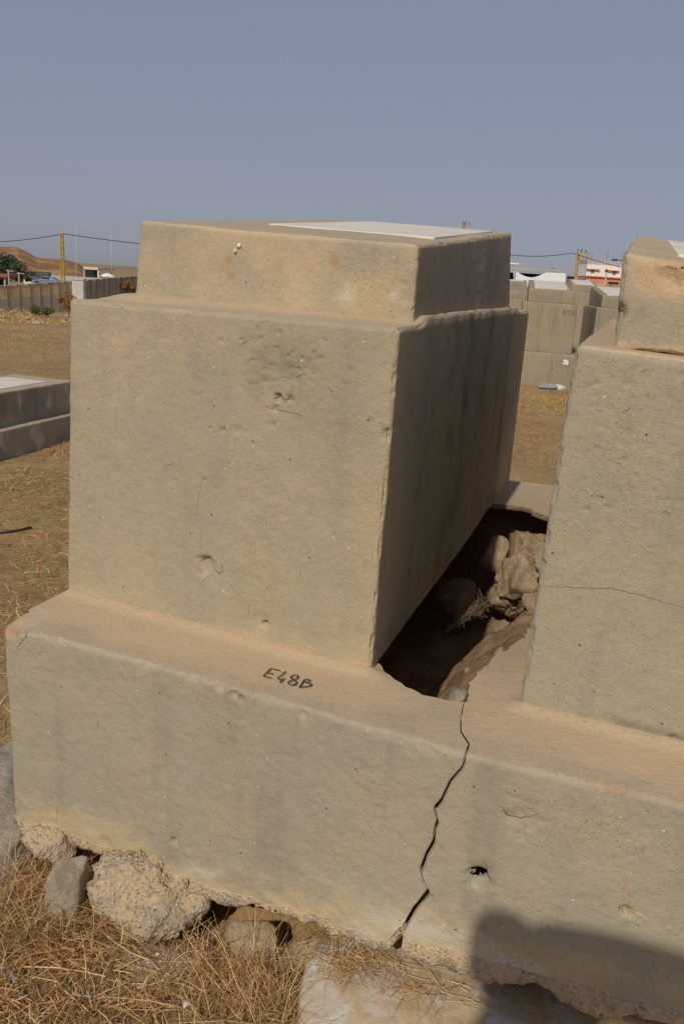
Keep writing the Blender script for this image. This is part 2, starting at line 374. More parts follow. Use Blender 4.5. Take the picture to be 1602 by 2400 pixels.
# ------------------------------------------------------------------ plinth meshes
plinth = empty('tomb_plinth', (front[4][0], front[4][1]+.3, GZ), 'cracked concrete plinth with a hole, carrying the two near tombs', 'plinth')
def corner_chip(P): c = pat(S_FRONT0+.01); r_ = np.hypot(P[:, 0]-c[0], P[:, 1]-c[1]); return .034*sm(.085, .0, r_*(1+.5*vn(P*np.array([1, 1, 0]), 30, 4)))*np.clip(.75+.6*fbm(P*np.array([1, 1, 0]), 28, 3, 6), .2, 1.3)
def sheet(s0f, s1f, zbf, ns, ntz, crack_at=None):
    """front sheet: rows run from the ledge edge down to the broken lower edge"""
    u = np.linspace(0, 1, ns); rows = []; nrm = []; wt = []
    zc_ = crack[-1, 1]; zbot = zbf(s0f(zc_) + (s1f(zc_)-s0f(zc_))*u)      # lower edge, by column
    rows_t = [('a', a) for a in np.linspace(0, 90, 6)] + [('z', t) for t in np.linspace(0, 1, ntz)[1:]]
    for kind, t in rows_t:
        zref = ZL - RND
        if kind == 'a': z = ZL - RND + RND*math.cos(R(t)); s0, s1 = s0f(zref), s1f(zref)
        if kind == 'z': zz = ZL-RND - t*(ZL-RND-crack[-1, 1]); s0, s1 = s0f(zz), s1f(zz)
        s = s0 + (s1-s0)*u; p = pat(s); n = pnorm(s)
        if kind == 'a': zrow = np.full(ns, z); off = -RND + RND*math.sin(R(t))
        else: zb = zbot; zrow = (ZL-RND) + (zb-(ZL-RND))*t; off = 0
        wt.append(np.full(ns, math.sin(R(t)) if kind == 'a' else 1.0)); rows.append(np.column_stack([p + n*off, zrow])); nrm.append(np.column_stack([n, np.zeros(ns)]))
    V = np.array(rows); N = np.array(nrm); nr = len(rows_t)
    # inner return rows: plaster thickness along the lower edge and along the crack
    P = V.reshape(-1, 3); NN = N.reshape(-1, 3)
    dd = rough(P, 1.3, 21) + dents(P, FD)
    low = sm(.10, 0, P[:, 2]-np.tile(V[-1, :, 2], nr)); dd += -.010*low*np.clip(fbm(P, 18, 3, 4)+.2, 0, 1)
    wt = np.concatenate(wt); P = P + NN*(dd*wt)[:, None]
    edge = sm(.012, 0, np.abs(P[:, 2]-ZL)); ch = np.clip(1.6*fbm(P, 24, 4, 77)-.25, 0, 1)*sm(.030, .004, ZL-P[:, 2])*wt; P[:, 2] -= .014*ch*sm(.02, .0, ZL-P[:, 2]); P = P - NN*(.011*ch)[:, None]
    P[:, 2] -= corner_chip(P)*sm(.09, .0, ZL-P[:, 2])
    i, j = np.meshgrid(range(nr-1), range(ns-1), indexing='ij')
    F = np.stack([i*ns+j, (i+1)*ns+j, (i+1)*ns+j+1, i*ns+j+1], -1).reshape(-1, 4).tolist()
    Vl = [P]; base = len(P)
    def strip(ids, depth, wob):
        nonlocal base
        q = P[ids] - NN[ids]*depth + np.array([0, 0, 1])*wob; Vl.append(q); k = np.arange(len(ids)) + base
        for a in range(len(ids)-1): F.append((ids[a], ids[a+1], k[a+1], k[a]))
        base += len(ids)
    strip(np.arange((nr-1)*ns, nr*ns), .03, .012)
    crack_shade0 = base
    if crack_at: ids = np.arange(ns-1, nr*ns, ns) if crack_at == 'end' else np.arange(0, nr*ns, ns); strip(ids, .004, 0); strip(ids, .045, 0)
    V = np.vstack(Vl); z = V[:, 2]
    zb = np.concatenate([np.tile(rows[-1][:, 2], nr), np.full(len(V)-len(P), 0)])
    hb = V[:, 2]-np.concatenate([np.tile(rows[-1][:, 2], nr), V[len(P):, 2]])
    n1 = fbm(V, 7, 3, 60); n2 = fbm(V*np.array([1, 1, 2.5]), 5, 3, 61)
    yel = sm(.20, .02, hb)*np.clip(.85+1.3*n1, 0, 1.0); pale = .16 + sm(.20, 0, hb)*np.clip(-.1+1.6*n2, 0, 1)
    dust_bounce = sm(.02, .0, ZL-z)*.35; grime_shade = np.clip(.40*fbm(V, 3, 3, 8)-.06, 0, .5)*sm(.02, .1, hb)
    for px, py, r_ in ((1490, 1838, .05), (1440, 1826, .04), (1560, 1860, .05), (1340, 1832, .025)):
        pass
    rust = np.zeros(len(V))
    for q in [zc(1040,748), zc(1150,785), zc(1250,800), zc(1400,830), zc(1500,845)]: rust += .38*np.exp(-(((V-fpt(*q))/np.array([.04, .04, .009]))**2).sum(1))*np.clip(.5+1.2*fbm(V, 22, 3, 66), 0, 1.3)
    for q in [z6(778,285), zc(735,985), z5(803,262), zc(1255,1445)]: dust_bounce = dust_bounce + .6*blob(V, fpt(*q), .026)*np.clip(.35+1.8*fbm(V, 60, 4, 67), 0, 1)
    for q in [(345,1556), (512,1612), (545,1632), (448,1588), (140,1498), (705,1678)]: yel = yel + .9*blob(V, fpt(*q), .016)
    rust += .9*sm(.004, .02, corner_chip(V))*sm(.06, .0, ZL-z)

    grime_shade = grime_shade.copy(); grime_shade[crack_shade0:] = 1.6; dust_bounce[crack_shade0:] = 0; yel[crack_shade0:] = 0; pale = np.array(pale); pale[crack_shade0:] = 0; rust[crack_shade0:] = 0  # crack walls coloured near black: shade inside the crack, painted on
    cen_ = V[np.array([tuple(f) for f in F])].mean(1); keep_ = np.ones(len(F), bool)
    for c_, rx_, rz_ in HOLES:
        dd_ = cen_-c_; keep_ &= (np.hypot((dd_[:, 0]*.94-dd_[:, 1]*.34)/rx_, dd_[:, 2]/rz_)*(1+.4*vn(cen_, 90, 3)) > 1)
    F = [f for f, k_ in zip(F, keep_) if k_]
    return V, F, dict(dust_bounce=np.clip(dust_bounce, 0, 1), yellow=np.clip(yel, 0, 1), pale=np.clip(pale, 0, 1), grime_shade=grime_shade, rust=np.clip(rust, 0, 1))
def crw(z): z = np.asarray(z); return .0012 + .0008*sm(ZL, .35, z) + .0006*np.sin(z*37)**2*sm(.5, .4, z) + .0018*np.exp(-((z-(crack[10, 1]+crack[11, 1])/2)/.022)**2) + .0010*np.exp(-((z-(crack[4, 1]+crack[5, 1])/2)/.018)**2)
# left sheet: fine on the front, coarse along the side (s re-mapped so that most columns lie on the front)
def remap(a, b, n):
    return None
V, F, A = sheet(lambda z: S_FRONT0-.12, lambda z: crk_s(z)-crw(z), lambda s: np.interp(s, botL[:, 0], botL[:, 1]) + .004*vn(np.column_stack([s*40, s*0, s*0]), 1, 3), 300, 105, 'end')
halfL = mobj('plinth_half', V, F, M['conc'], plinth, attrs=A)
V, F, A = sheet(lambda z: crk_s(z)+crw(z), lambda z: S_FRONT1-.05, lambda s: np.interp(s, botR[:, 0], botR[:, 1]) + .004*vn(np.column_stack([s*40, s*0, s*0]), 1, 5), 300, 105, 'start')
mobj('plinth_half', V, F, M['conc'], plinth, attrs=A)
# plain side and back faces (out of the photograph's sight) close the plinth
def side(s0, s1, n, z0=-.18):
    s = np.linspace(s0, s1, n); p = pat(s); nn = pnorm(s); V = []
    for z, o in ((ZL-.004, 0), (.3, 0), (.05, 0), (z0, .0)): V += [(*(a+b*o), z) for a, b in zip(p, nn)]
    return np.array(V), [(r*n+j, (r+1)*n+j, (r+1)*n+j+1, r*n+j+1) for r in range(3) for j in range(n-1)]
V, F = side(0, S_FRONT0-.10, 30); mobj('side_face', V, F, M['conc'], plinth)
V, F = side(S_FRONT1-.06, arc[-1], 20); mobj('side_face', V, F, M['conc'], plinth)
m = MB(); b0, b1 = np.append(back0, 0), np.append(back1, 0)
m.hexa([np.append((b0+(0,0,0))[:2], -.2), np.append(b1[:2], -.2), np.append((b1+dv*.03)[:2], -.2), np.append((b0+dv*.03)[:2], -.2), np.append(b0[:2], ZL-.01), np.append(b1[:2], ZL-.01), np.append((b1+dv*.03)[:2], ZL-.01), np.append((b0+dv*.03)[:2], ZL-.01)])
m.build('back_face', M['conc'], plinth)
# ledge: flat top with the hole and the crack running from it to the front edge
lip = [onz(*z4(*q), ZL)[:2] for q in [(150,1490),(190,1552),(260,1605),(345,1662),(470,1722),(560,1738),(640,1757),(720,1765)]]
ck = [onz(*zc(*q), ZL)[:2] for q in [(418,325),(400,400),(400,480),(443,545)]]
s_end = crk_s(ZL-RND); e0 = pat(s_end) - pnorm(s_end)*RND*1.02
ck.append(e0)
cw = [.0012, .0014, .0018, .0022, .0024]
ckL = [c + np.array([-w_, -w_*.3]) for c, w_ in zip(ck, cw)]; ckR = [c + np.array([w_, w_*.3]) for c, w_ in zip(ck, cw)]
ckL[-1] = pat(s_end-.0026) - pnorm(s_end)*RND*1.0; ckR[-1] = pat(s_end+.0026) - pnorm(s_end)*RND*1.0
rlip = [onz(*z4(*q), ZL)[:2] for q in [(800,1770),(803,1700),(810,1630),(870,1552),(960,1482),(1060,1402),(1130,1352),(1220,1300),(1270,1180)]]
far = [onz(*z4(*q), ZL)[:2] for q in [(1390,410),(1330,392),(1260,352),(1200,337),(1100,325),(1010,318)]]
under = [far[-1]+np.array([-.20, .04]), np.array([.30, 3.6]), np.array([.02, 2.9]), np.array([-.05, 2.45]), np.array([.04, 2.29])]
mid = [rlip[-1]+(far[0]-rlip[-1])*t+np.array([.03*math.sin(9*t), 0]) for t in (.25, .5, .75)]
def jag(pts, a, step=.018, seed=0):
    out = []
    for p, q in zip(pts[:-1], pts[1:]):
        n = max(1, int(np.linalg.norm(q-p)/step)); d = (q-p)/max(np.linalg.norm(q-p), 1e-6); nn = np.array([d[1], -d[0]])
        for k in range(n):
            c = p+(q-p)*k/n; out.append(c + nn*a*vn(np.array([c[0]*40, c[1]*40, seed]), 1, seed)*(0 if k == 0 else 1))
    return out + [pts[-1]]
hole = jag(lip, .005) + ckL + ckR[::-1] + jag(rlip, .010, seed=2) + jag(mid, .01) + jag(far, .012, seed=4) + under
hole_wo = jag(lip, .005) + [ck[0]] + jag(rlip, .010, seed=2) + jag(mid, .01) + jag(far, .012, seed=4) + under   # outline without the crack
def inpoly(pts, poly):
    poly = np.array(poly); x, y = pts[:, 0], pts[:, 1]; c = np.zeros(len(pts), bool)
    for a, b in zip(poly, np.roll(poly, -1, 0)):
        k = ((a[1] > y) != (b[1] > y)) & (x < (b[0]-a[0])*(y-a[1])/(b[1]-a[1]+1e-15)+a[0]); c ^= k
    return c
s = np.linspace(S_FRONT0-.12, s_end-.0026, 180); outer = list(pat(s) - pnorm(s)*RND*1.0)
s = np.linspace(s_end+.0026, S_FRONT1-.05, 180); outR = list(pat(s) - pnorm(s)*RND*1.0)
outer = outer[:-1] + [ckL[-1]] ; outR = [ckR[-1]] + outR[1:]
# one closed polygon: front edge (left) -> crack left bank -> hole -> crack right bank -> front edge (right) -> sides -> back
ring = outer[:-1] + ckL[::-1] + jag(lip, .005)[::-1] + under[::-1] + (jag(far, .012, seed=4))[::-1] + jag(mid, .01)[::-1] + jag(rlip, .010, seed=2)[::-1] + ckR + outR[1:]
sidep = list(pat(np.linspace(S_FRONT1, arc[-1], 12))); sideq = list(pat(np.linspace(0, S_FRONT0-.14, 12)))
ring = ring + sidep + sideq
clean = [ring[0]]
for q in ring[1:]:
    if np.linalg.norm(q-clean[-1]) > 4e-4: clean.append(q)
ring = np.array(clean)
g = [];
for x in np.arange(-1.05, 3.2, .022):
    yy = np.arange(1.2, 2.75, .022); g.append(np.column_stack([np.full(len(yy), x), yy]))
for x in np.arange(-1.05, 3.3, .08):
    yy = np.arange(2.75, 5.3, .08); g.append(np.column_stack([np.full(len(yy), x), yy]))
g = np.vstack(g) + rng.uniform(-.004, .004, (sum(len(a) for a in g), 2)); g = g[inpoly(g, ring)]
dmin = np.full(len(g), 9.)
for a, b in zip(ring, np.roll(ring, -1, 0)):
    d = b-a; t = np.clip(((g-a)@d)/(d@d+1e-15), 0, 1); dmin = np.minimum(dmin, np.linalg.norm(g-(a+t[:, None]*d), axis=1))
g = g[dmin > .005]
pts = np.vstack([ring, g]); nr_ = len(ring)
res = geometry.delaunay_2d_cdt([Vector(p) for p in pts], [(i, (i+1) % nr_) for i in range(nr_)], [], 0, 1e-6)
lv = np.array([tuple(v) for v in res[0]]); lf = np.array([f for f in res[2]])
cen = lv[lf].mean(1); lf = lf[inpoly(cen, ring)]
V = np.column_stack([lv, np.full(len(lv), ZL)])
inner = np.min([np.linalg.norm(V[:, None, :2]-ring[None, k:k+60], axis=2).min(1) for k in range(0, nr_, 60)], axis=0)
V[:, 2] += sm(.002, .03, inner)*(.0035*fbm(V, 6, 3, 33) + .0012*fbm(V, 40, 2, 34))
V[:, 2] -= corner_chip(V)
bFL, bFR, bBR = onz(154*D, 1356*D, ZL), onz(850*D, 1543*D, ZL), onz(1168*D, 1101*D, ZL)
t2L, t2R = onz(1192*D, 1618*D, ZL), onz(1568*D, 1711*D, ZL)
def dline(P, a, b): d = (b-a)[:2]; t = np.clip(((P[:, :2]-a[:2])@d)/(d@d), 0, 1); return np.linalg.norm(P[:, :2]-(a[:2]+t[:, None]*d), axis=1)
dw = np.minimum(dline(V, bFL, bFR), dline(V, t2L, t2L+3*(t2R-t2L)))
V[:, 2] += .014*np.exp(-(dw/.028)**2)*sm(0, .03, inner)           # plaster fillet against the walls
dust_bounce = np.clip(.95 - dw*2.2 + .35*fbm(V, 6, 3, 9), 0, 1)*sm(.0, .10, np.min([np.hypot(V[:, 0]-p[0], V[:, 1]-p[1]) for p in pat(np.linspace(S_FRONT0, S_FRONT1, 120))], axis=0))
pale = np.clip(.5+.5*fbm(V, 9, 2, 70), 0, 1)*sm(.05, .0, np.min([np.hypot(V[:, 0]-p[0], V[:, 1]-p[1]) for p in pat(np.linspace(S_FRONT0, S_FRONT1, 200))], axis=0))
ledge = mobj('ledge', V, lf, M['conc'], plinth, attrs=dict(dust_bounce=np.clip(np.maximum(dust_bounce, .35)+.2, 0, 1), pale=pale*.8, yellow=.2*np.clip(fbm(V, 4, 2, 1), 0, 1), grime_shade=0*dust_bounce, rust=.8*sm(.004, .02, corner_chip(V))))
# broken edge of the hole and the earthen pit below it
def pit():
    h = np.array(hole_wo); c = h.mean(0); n = len(h); rings = []
    d = h-np.roll(h, 1, 0); nn = np.column_stack([-d[:, 1], d[:, 0]]); 
    out = (h-c)/np.linalg.norm(h-c, axis=1, keepdims=True)
    prof = [(ZL-.001, 0.0), (ZL-.014, .004), (ZL-.03, .018)]
    V = []
    for z, o in prof:
        q = h + out*o; P = np.column_stack([q, np.full(n, z)]); P[:, :2] += out*(.010*fbm(P, 25, 3, 4))[:, None]*(z < ZL-.01); V.append(P)
    V = np.vstack(V); F = [(r*n+j, r*n+(j+1) % n, (r+1)*n+(j+1) % n, (r+1)*n+j) for r in range(len(prof)-1) for j in range(n)]
    mobj('hole_edge', V, F, M['agg'], ledge)
    # the pit itself: a rough bowl of earth, banked up along its right-hand side
    pv = np.array([dv[1], -dv[0]]); d2 = dv[:2]; o_ = onz(1192*D, 1618*D, ZL)[:2]
    Q = np.linspace(-1.0, .40, 75); E = np.linspace(-.13, 2.52, 130); q, e = np.meshgrid(Q, E, indexing='ij')
    A_ = np.interp(e, [0, 1.15, 1.38, 1.65, 1.85, 2.6], [1, 1, .30, .30, .62, .5])
    bank = np.interp(q, [-.62, -.46, -.34, -.24, -.12, .1, .4], [0, .10, .42, .68, .90, 1.0, 1.0])
    z = -.10 + A_*.52*bank
    wall = np.maximum.reduce([sm(-.02, -.12, e), sm(2.40, 2.50, e), sm(-.80, -.98, q), sm(.22, .38, q)]); z = z*(1-wall) + (ZL-.02)*wall
    P = np.stack([o_[0]+pv[0]*q+d2[0]*e, o_[1]+pv[1]*q+d2[1]*e, z], -1).reshape(-1, 3); w_ = (1-wall.reshape(-1))
    P[:, 2] += w_*(.045*fbm(P, 6, 4, 15) + .022*fbm(P, 22, 3, 16)); P[:, 0] += .02*w_*fbm(P, 12, 3, 17)
    n2 = len(E); i, j = np.meshgrid(range(len(Q)-1), range(n2-1), indexing='ij')
    F = np.stack([i*n2+j, (i+1)*n2+j, (i+1)*n2+j+1, i*n2+j+1], -1).reshape(-1, 4)
    P[:, 2] = np.minimum(P[:, 2], ZL-.012); mobj('earth_pit', P, F, M['earth'], plinth)
pit()
# rough aggregate core showing below the plaster
def core(s0, s1, bot, thick, seed):
    n = int((s1-s0)/.007); s = np.linspace(s0, s1, n); p = pat(s); nn = pnorm(s); zb = np.interp(s, bot[:, 0], bot[:, 1]); V = []
    th = thick(s); prof = [(.020, -.010), (.004, -.008), (-.20, -.002), (-.45, .000), (-.72, -.006), (-.95, -.030), (-1.0, -.085), (-.8, -.16), (-.55, -.26)]
    for dz, o in prof:
        z = zb + (dz if dz > 0 else dz*th); V.append(np.column_stack([p + nn*o, z]))
    V = np.vstack(V); rows = len(prof); F = [(r*n+j, (r+1)*n+j, (r+1)*n+j+1, r*n+j+1) for r in range(rows-1) for j in range(n-1)]
    N3 = np.tile(np.column_stack([nn, np.zeros(n)]), (rows, 1)); w_ = np.repeat(sm(0, 2, np.arange(rows)), n)
    V = V + N3*((.016*fbm(V, 22, 3, seed) + .010*vn(V, 75, seed+3))*w_)[:, None]; V[:, 2] += (.012*fbm(V, 26, 3, seed+7))*w_
    return V, F
V, F = core(S_FRONT0-.02, crack[-1, 0]+.0, botL, lambda s: .042+.025*(vn(np.column_stack([s*9, s*0, s*0]), 1, 6)+.6), 31); mobj('aggregate_core', V, F, M['agg'], plinth)
V, F = core(crack[-1, 0], S_FRONT1-.05, botR, lambda s: .085+.030*vn(np.column_stack([s*7, s*0, s*0]), 1, 9), 37); mobj('aggregate_core', V, F, M['agg'], plinth)

# handwriting on the ledge: E48B in black marker
def zw(x, y): return onz(590+x*.10842, 1550+y*.10842, ZL)
strokes = [[(410,185),(320,275),(240,355)], [(410,185),(500,210),(615,238)], [(325,275),(400,295),(465,308)], [(240,355),(340,380),(435,398)],
           [(730,250),(640,330),(550,405)], [(550,405),(600,425),(650,440)], [(705,402),(650,445),(600,495)],
           [(940,325),(860,350),(835,395),(880,435),(950,465),(970,500),(920,545),(850,555),(795,525),(780,490),(820,460),(900,435),(970,400),(1000,365),(985,335),(940,325)],
           [(1140,430),(1085,510),(1020,600)], [(1140,425),(1200,430),(1265,440),(1230,470),(1150,490)], [(1150,490),(1220,505),(1295,540),(1250,570),(1150,590),(1020,605)]]
m = MB()
for st in strokes:
    P = np.array([zw(*q) for q in st]); L = np.concatenate([[0], np.cumsum(np.linalg.norm(np.diff(P, axis=0), axis=1))])
    t = np.linspace(0, L[-1], max(3, int(L[-1]/.003))); P = np.column_stack([np.interp(t, L, P[:, k]) for k in range(3)])
    Q = np.column_stack([P, np.zeros((len(P), 0))]); hw = .0022*(1+.35*vn(P, 90, 3))
    d = np.gradient(P, axis=0); d /= np.linalg.norm(d, axis=1, keepdims=True); nn = np.column_stack([d[:, 1], -d[:, 0], 0*d[:, 0]])
    P[:, 2] = ZL + .0058 + .0003*len(m.V)/400
    m.add(np.vstack([P-nn*hw[:, None], P+nn*hw[:, None]]), [(i, i+1, len(P)+i+1, len(P)+i) for i in range(len(P)-1)])
m.build('handwritten_letters', M['ink'], ledge)

# ------------------------------------------------------------------ the two near tombs
nF = np.array([math.sin(R(-24)), -math.cos(R(-24)), 0])             # front face normal (towards the camera)
nF = np.array([fv[1], -fv[0], 0])
def up(p, z): return np.array([p[0], p[1], z])
ZB = ZL - .012
# main tomb
ftop = 1.538
TL = onpl(156*D, 685*D, bFL, nF); TR = onpl(916*D, 752*D, bFL, nF)
TBR = onpl(1213*D, 712*D, bBR, nF); bBL = bFL + (bBR-bFR); TBL = TL + (TBR-TR)
tomb = empty('concrete_tomb', (*(bFL+(bBR-bFL)/2)[:2], ZL), 'tall weathered concrete tomb standing beside the open hole', 'tomb')
# footprint of the upper block, needed for the plaster fillet round it
fo = dv*.27
def along(px, base):                                    # point on the inset front line that projects to image column px
    lo, hi = -1.5, 3.0
    for _ in range(60):
        m_ = (lo+hi)/2; lo, hi = (m_, hi) if proj(base+fv*m_)[0] < px else (lo, m_)
    return base + fv*lo
cb = up(TL, TL[2]) + fo; cb[2] = ftop - .022
cL, cR = along(306*D, cb), along(946*D, cb)
dep = dv*2.55
for _ in range(30):                                      # length of the cap so that its far right corner falls on the photograph's
    x = proj(cR+dep)[0]; dep = dep*(1+(1166*D-x)*.0012)
front_pt = lambda px, py: onpl(px, py, bFL, nF)
def zf(x, y): return 140+x*.523, 680+y*.523
def zs(x, y): return 440+x*.1403, 1280+y*.1403
bd = [(front_pt(*zs(330,280)), .018, .014), (front_pt(*zs(300,330)), .032, .008), (front_pt(*zs(1285,1300)), .008, .03), (front_pt(*zs(1220,1220)), .026, .006),
      (front_pt(*zf(975,480)), .012, .012), (front_pt(*zf(1030,488)), .010, .010), (front_pt(*zf(965,532)), .010, .009), (front_pt(*zf(675,620)), .006, .006), (front_pt(*zf(650,852)), .006, .006), (front_pt(*zf(865,690)), .006, .006), (front_pt(*zf(730,628)), .010, .006), (front_pt(*zf(800,630)), .010, .004), (front_pt(*zf(1470,650)), .016, .014), (front_pt(*zf(955,605)), .008, .006)]
for k in range(60):
    x, y = rng.normal(1010, 170), rng.normal(370, 130); bd.append((front_pt(*zf(min(x, 1480), max(y, 130))), rng.uniform(.003, .007), rng.uniform(.002, .006)))
def d_body(P, n, pm):
    patch = blob(P, front_pt(*zf(1000, 390)), .13)
    d = rough(P, 1.0, 3) + dents(P, bd)*(n[:, 1] < -.5) + .004*patch*fbm(P, 45, 3, 12)*(n[:, 1] < -.3)
    e = 1-np.max(np.abs(n), axis=1); return d - .016*np.clip(1.5*fbm(P, 26, 4, 8)-.1, 0, 1)*sm(.02, .2, e)
V, F, n, pm = rbox([up(bFL, ZB), up(bFR, ZB), up(bBR, ZB), up(bBL, ZB), TL, TR, TBR, TBL], (.0045, .03, .0045), .015, d_body)
rs = n[:, 0] > .6; jagb = sm(.03, 0, pm[:, 2])*(n[:, 0] > .1)
cu = (V-cL)@fv; cvv = (V-cL)@dv; Wc = np.linalg.norm(cR-cL); Lc_ = np.linalg.norm(dep)
od = np.hypot(np.maximum(np.maximum(-cu, cu-Wc), 0), np.maximum(np.maximum(-cvv, cvv-Lc_), 0)); V[:, 2] += np.where(n[:, 2] > .3, .022*sm(.15, .0, od) + .004*fbm(V, 14, 3, 90)*sm(.12, .05, od), 0)
HB = [(front_pt(*zs(1283, 1290)), .007, .008)]
for c_, rx_, rz_ in HB:
    cen_ = V[F].mean(1); dd_ = cen_-c_; F = F[np.hypot(np.hypot(dd_[:, 0], dd_[:, 1])/rx_, dd_[:, 2]/rz_)*(1+.4*vn(cen_, 90, 3)) > 1]
V[:, 2] += jagb*(.008*fbm(V, 30, 3, 5))
fr = n[:, 1] < -.5
grime_shade = np.where(rs, np.clip(.08+.9*fbm(V*np.array([1, 1, .12]), 5, 3, 30)+.6*fbm(V, 9, 4, 3), 0, .75), .5*blob(V, front_pt(*zf(950, 360)), .17)*np.clip(.6+fbm(V, 9, 3, 4), 0, 1) + .25*np.clip(fbm(V*np.array([1, 1, .2]), 4, 3, 7)+.05, 0, 1))
dust_bounce = .50*rs*np.clip(.75+.9*fbm(V*np.array([1, 1, .2]), 4, 3, 44), 0, 1.5) + .9*sm(.07, 0, pm[:, 2])*fr*np.clip(.5+fbm(V, 8, 2, 3), 0, 1) + .7*sm(.98, 1.0, n[:, 2]) + .45*fr*np.clip(fbm(V, 2.0, 2, 11)+.05, 0, 1)  # right face: brown streaks, plus warm ground bounce painted into the colour
for q, r_ in ((zs(280,420), .026), (zs(430,560), .018), (zs(1240,1380), .022)): dust_bounce = dust_bounce + .7*blob(V, front_pt(*q), r_)*np.clip(.35+1.8*fbm(V, 60, 4, 68), 0, 1)
yel = fr*np.clip(.16+.34*sm(.35, 1.15, pm[:, 0])+.18*sm(.6, .0, pm[:, 2])+.45*fbm(V*np.array([1, 1, .5]), 3, 4, 23), 0, .8); rust = .35*blob(V, front_pt(*zf(675,120)), .03) + .45*blob(V, front_pt(*zf(1040,165)), .012)
pale = .5*fr*np.clip(fbm(V*np.array([1, 1, .10]), 9, 2, 51)-.15, 0, 1)*sm(.9, .4, pm[:, 2]) + .65*rs*sm(.05, 0, pm[:, 2])
mobj('tomb_body', V, F, M['conc'], tomb, attrs=dict(grime_shade=grime_shade, dust_bounce=np.clip(dust_bounce, 0, 1), yellow=yel, rust=rust, pale=np.clip(pale, 0, 1)))
# upper block: sloping up towards the back
def capblock(fl, fr_, depth, pxs, parent, name='tomb_cap', seed=1, back_top=None, res=(.0055, .03, .0055), stains=None, extra=None):
    """fl, fr_: front bottom corners; pxs: pixels of front top-left, top-right"""
    tl = onpl(*pxs[0], fl, nF); tr = onpl(*pxs[1], fl, nF); bl, br = fl+depth, fr_+depth
    tbr = onpl(*back_top, br, nF) if back_top else tr + depth + np.array([0, 0, .2]); tbl = tl + (tbr-tr)
    def dd(P, n, pm):
        e = 1-np.max(np.abs(n), axis=1); d = rough(P, 1.1, seed) - .016*np.clip(1.5*fbm(P, 26, 4, seed+2)-.1, 0, 1)*sm(.02, .2, e)
        return d + (extra(P, n) if extra else 0)
    V, F, n, pm = rbox([fl, fr_, br, bl, tl, tr, tbr, tbl], res, .013, dd)
    z0 = np.zeros(len(V)); A = dict(grime_shade=z0, dust_bounce=z0, yellow=z0, rust=z0, pale=z0)
    if stains: A.update(stains(V, n, pm))
    o = mobj(name, V, F, M['conc'], parent, attrs=A); return o, (tl, tr, tbr, tbl)
def z8(x, y): return 300+x*.5995, 480+y*.5993
cp = lambda px, py: onpl(px, py, cL, nF)
def cap_st(V, n, pm):
    fr = n[:, 1] < -.5; rs = n[:, 0] > .6
    rust = .6*blob(V, cp(*z8(395,215)), .02) + .7*blob(V, cp(*z8(810,218)), .025) + .5*blob(V, cp(*z8(405,280)), .025) + .4*blob(V, cp(*z8(590,245)), .03)
    yel = .8*blob(V, cp(*z8(980,365)), .10) + .8*blob(V, cp(*z8(880,355)), .05) + .9*sm(.05, 0, pm[:, 2])*fr*.6
    pale = .8*blob(V, cp(*z8(855,355)), .035) + .8*blob(V, cp(*z8(1040,352)), .02)
    return dict(grime_shade=np.where(rs, np.clip(.0+.8*fbm(V*np.array([1, 1, .15]), 6, 3, 30), 0, .7), .12), dust_bounce=np.clip(.45*rs+.42*fr+.5*fr*fbm(V, 5, 3, 3)+.5*(n[:, 2] > .7), 0, 1), rust=rust, yellow=yel, pale=pale)
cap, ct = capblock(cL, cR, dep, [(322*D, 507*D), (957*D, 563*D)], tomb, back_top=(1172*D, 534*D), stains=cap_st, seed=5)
def slab_on(ct, u0, u1, v0, v1, parent, lift=.006, th=.02, mat='marble'):
    tl, tr, br, bl = ct; f_ = lambda u, v: (tl*(1-u)+tr*u)*(1-v) + (bl*(1-u)+br*u)*v
    c = [f_(u0, v0), f_(u1, v0), f_(u1, v1), f_(u0, v1)]; up_ = np.cross(c[1]-c[0], c[3]-c[0]); up_ /= np.linalg.norm(up_)
    V, F, n, pm = rbox([p-up_*(th-lift) for p in c] + [p+up_*lift for p in c], .12, .003); return mobj('inscription_slab', V, F, M[mat], parent)
slab_on(ct, .26, .93, .26, .93, tomb)
# neighbouring tomb on the right half
tomb2 = empty('concrete_tomb', (*(t2L+fv*.55+dv*1.3)[:2], ZL), 'concrete tomb cut off by the right edge, its upper block broken at the top', 'tomb')
nF2 = np.array([(t2R-t2L)[1], -(t2R-t2L)[0], 0]); nF2 /= np.linalg.norm(nF2); fv2 = (t2R-t2L)/np.linalg.norm(t2R-t2L)
t2p = lambda px, py: onpl(px, py, t2L, nF2)
a, b = t2L, t2L+fv2*1.12; T2L = t2p(1320*D, 791*D); T2r = t2p(1568*D, 826*D); dT = (T2r-T2L)/np.linalg.norm(T2r-T2L); T2R = T2L+dT*1.05
dep2 = dv*2.75
d2 = [(t2p(1460, 1015), .02, .004), (t2p(1575, 1735), .012, .012), (t2p(1590, 983), .007, .004), (t2p(1530, 1150), .006, .003)]
for k in range(20): d2.append((t2p(rng.uniform(1370, 1602), rng.uniform(850, 1200)), rng.uniform(.004, .009), rng.uniform(.003, .006)))
def d_b2(P, n, pm):
    e = 1-np.max(np.abs(n), axis=1); return rough(P, 1.1, 14) + dents(P, d2)*(n[:, 1] < -.5) - .018*np.clip(1.5*fbm(P, 26, 4, 18)-.1, 0, 1)*sm(.02, .2, e)
V, F, n, pm = rbox([up(a, ZB), up(b, ZB), up(b, ZB)+dep2, up(a, ZB)+dep2, T2L, T2R, T2R+dep2, T2L+dep2], (.0065, .05, .0065), .016, d_b2)
fr = n[:, 1] < -.5
gr = .30*np.clip(fbm(V*np.array([1, 1, .25]), 4, 3, 17)-.02, 0, 1)*fr
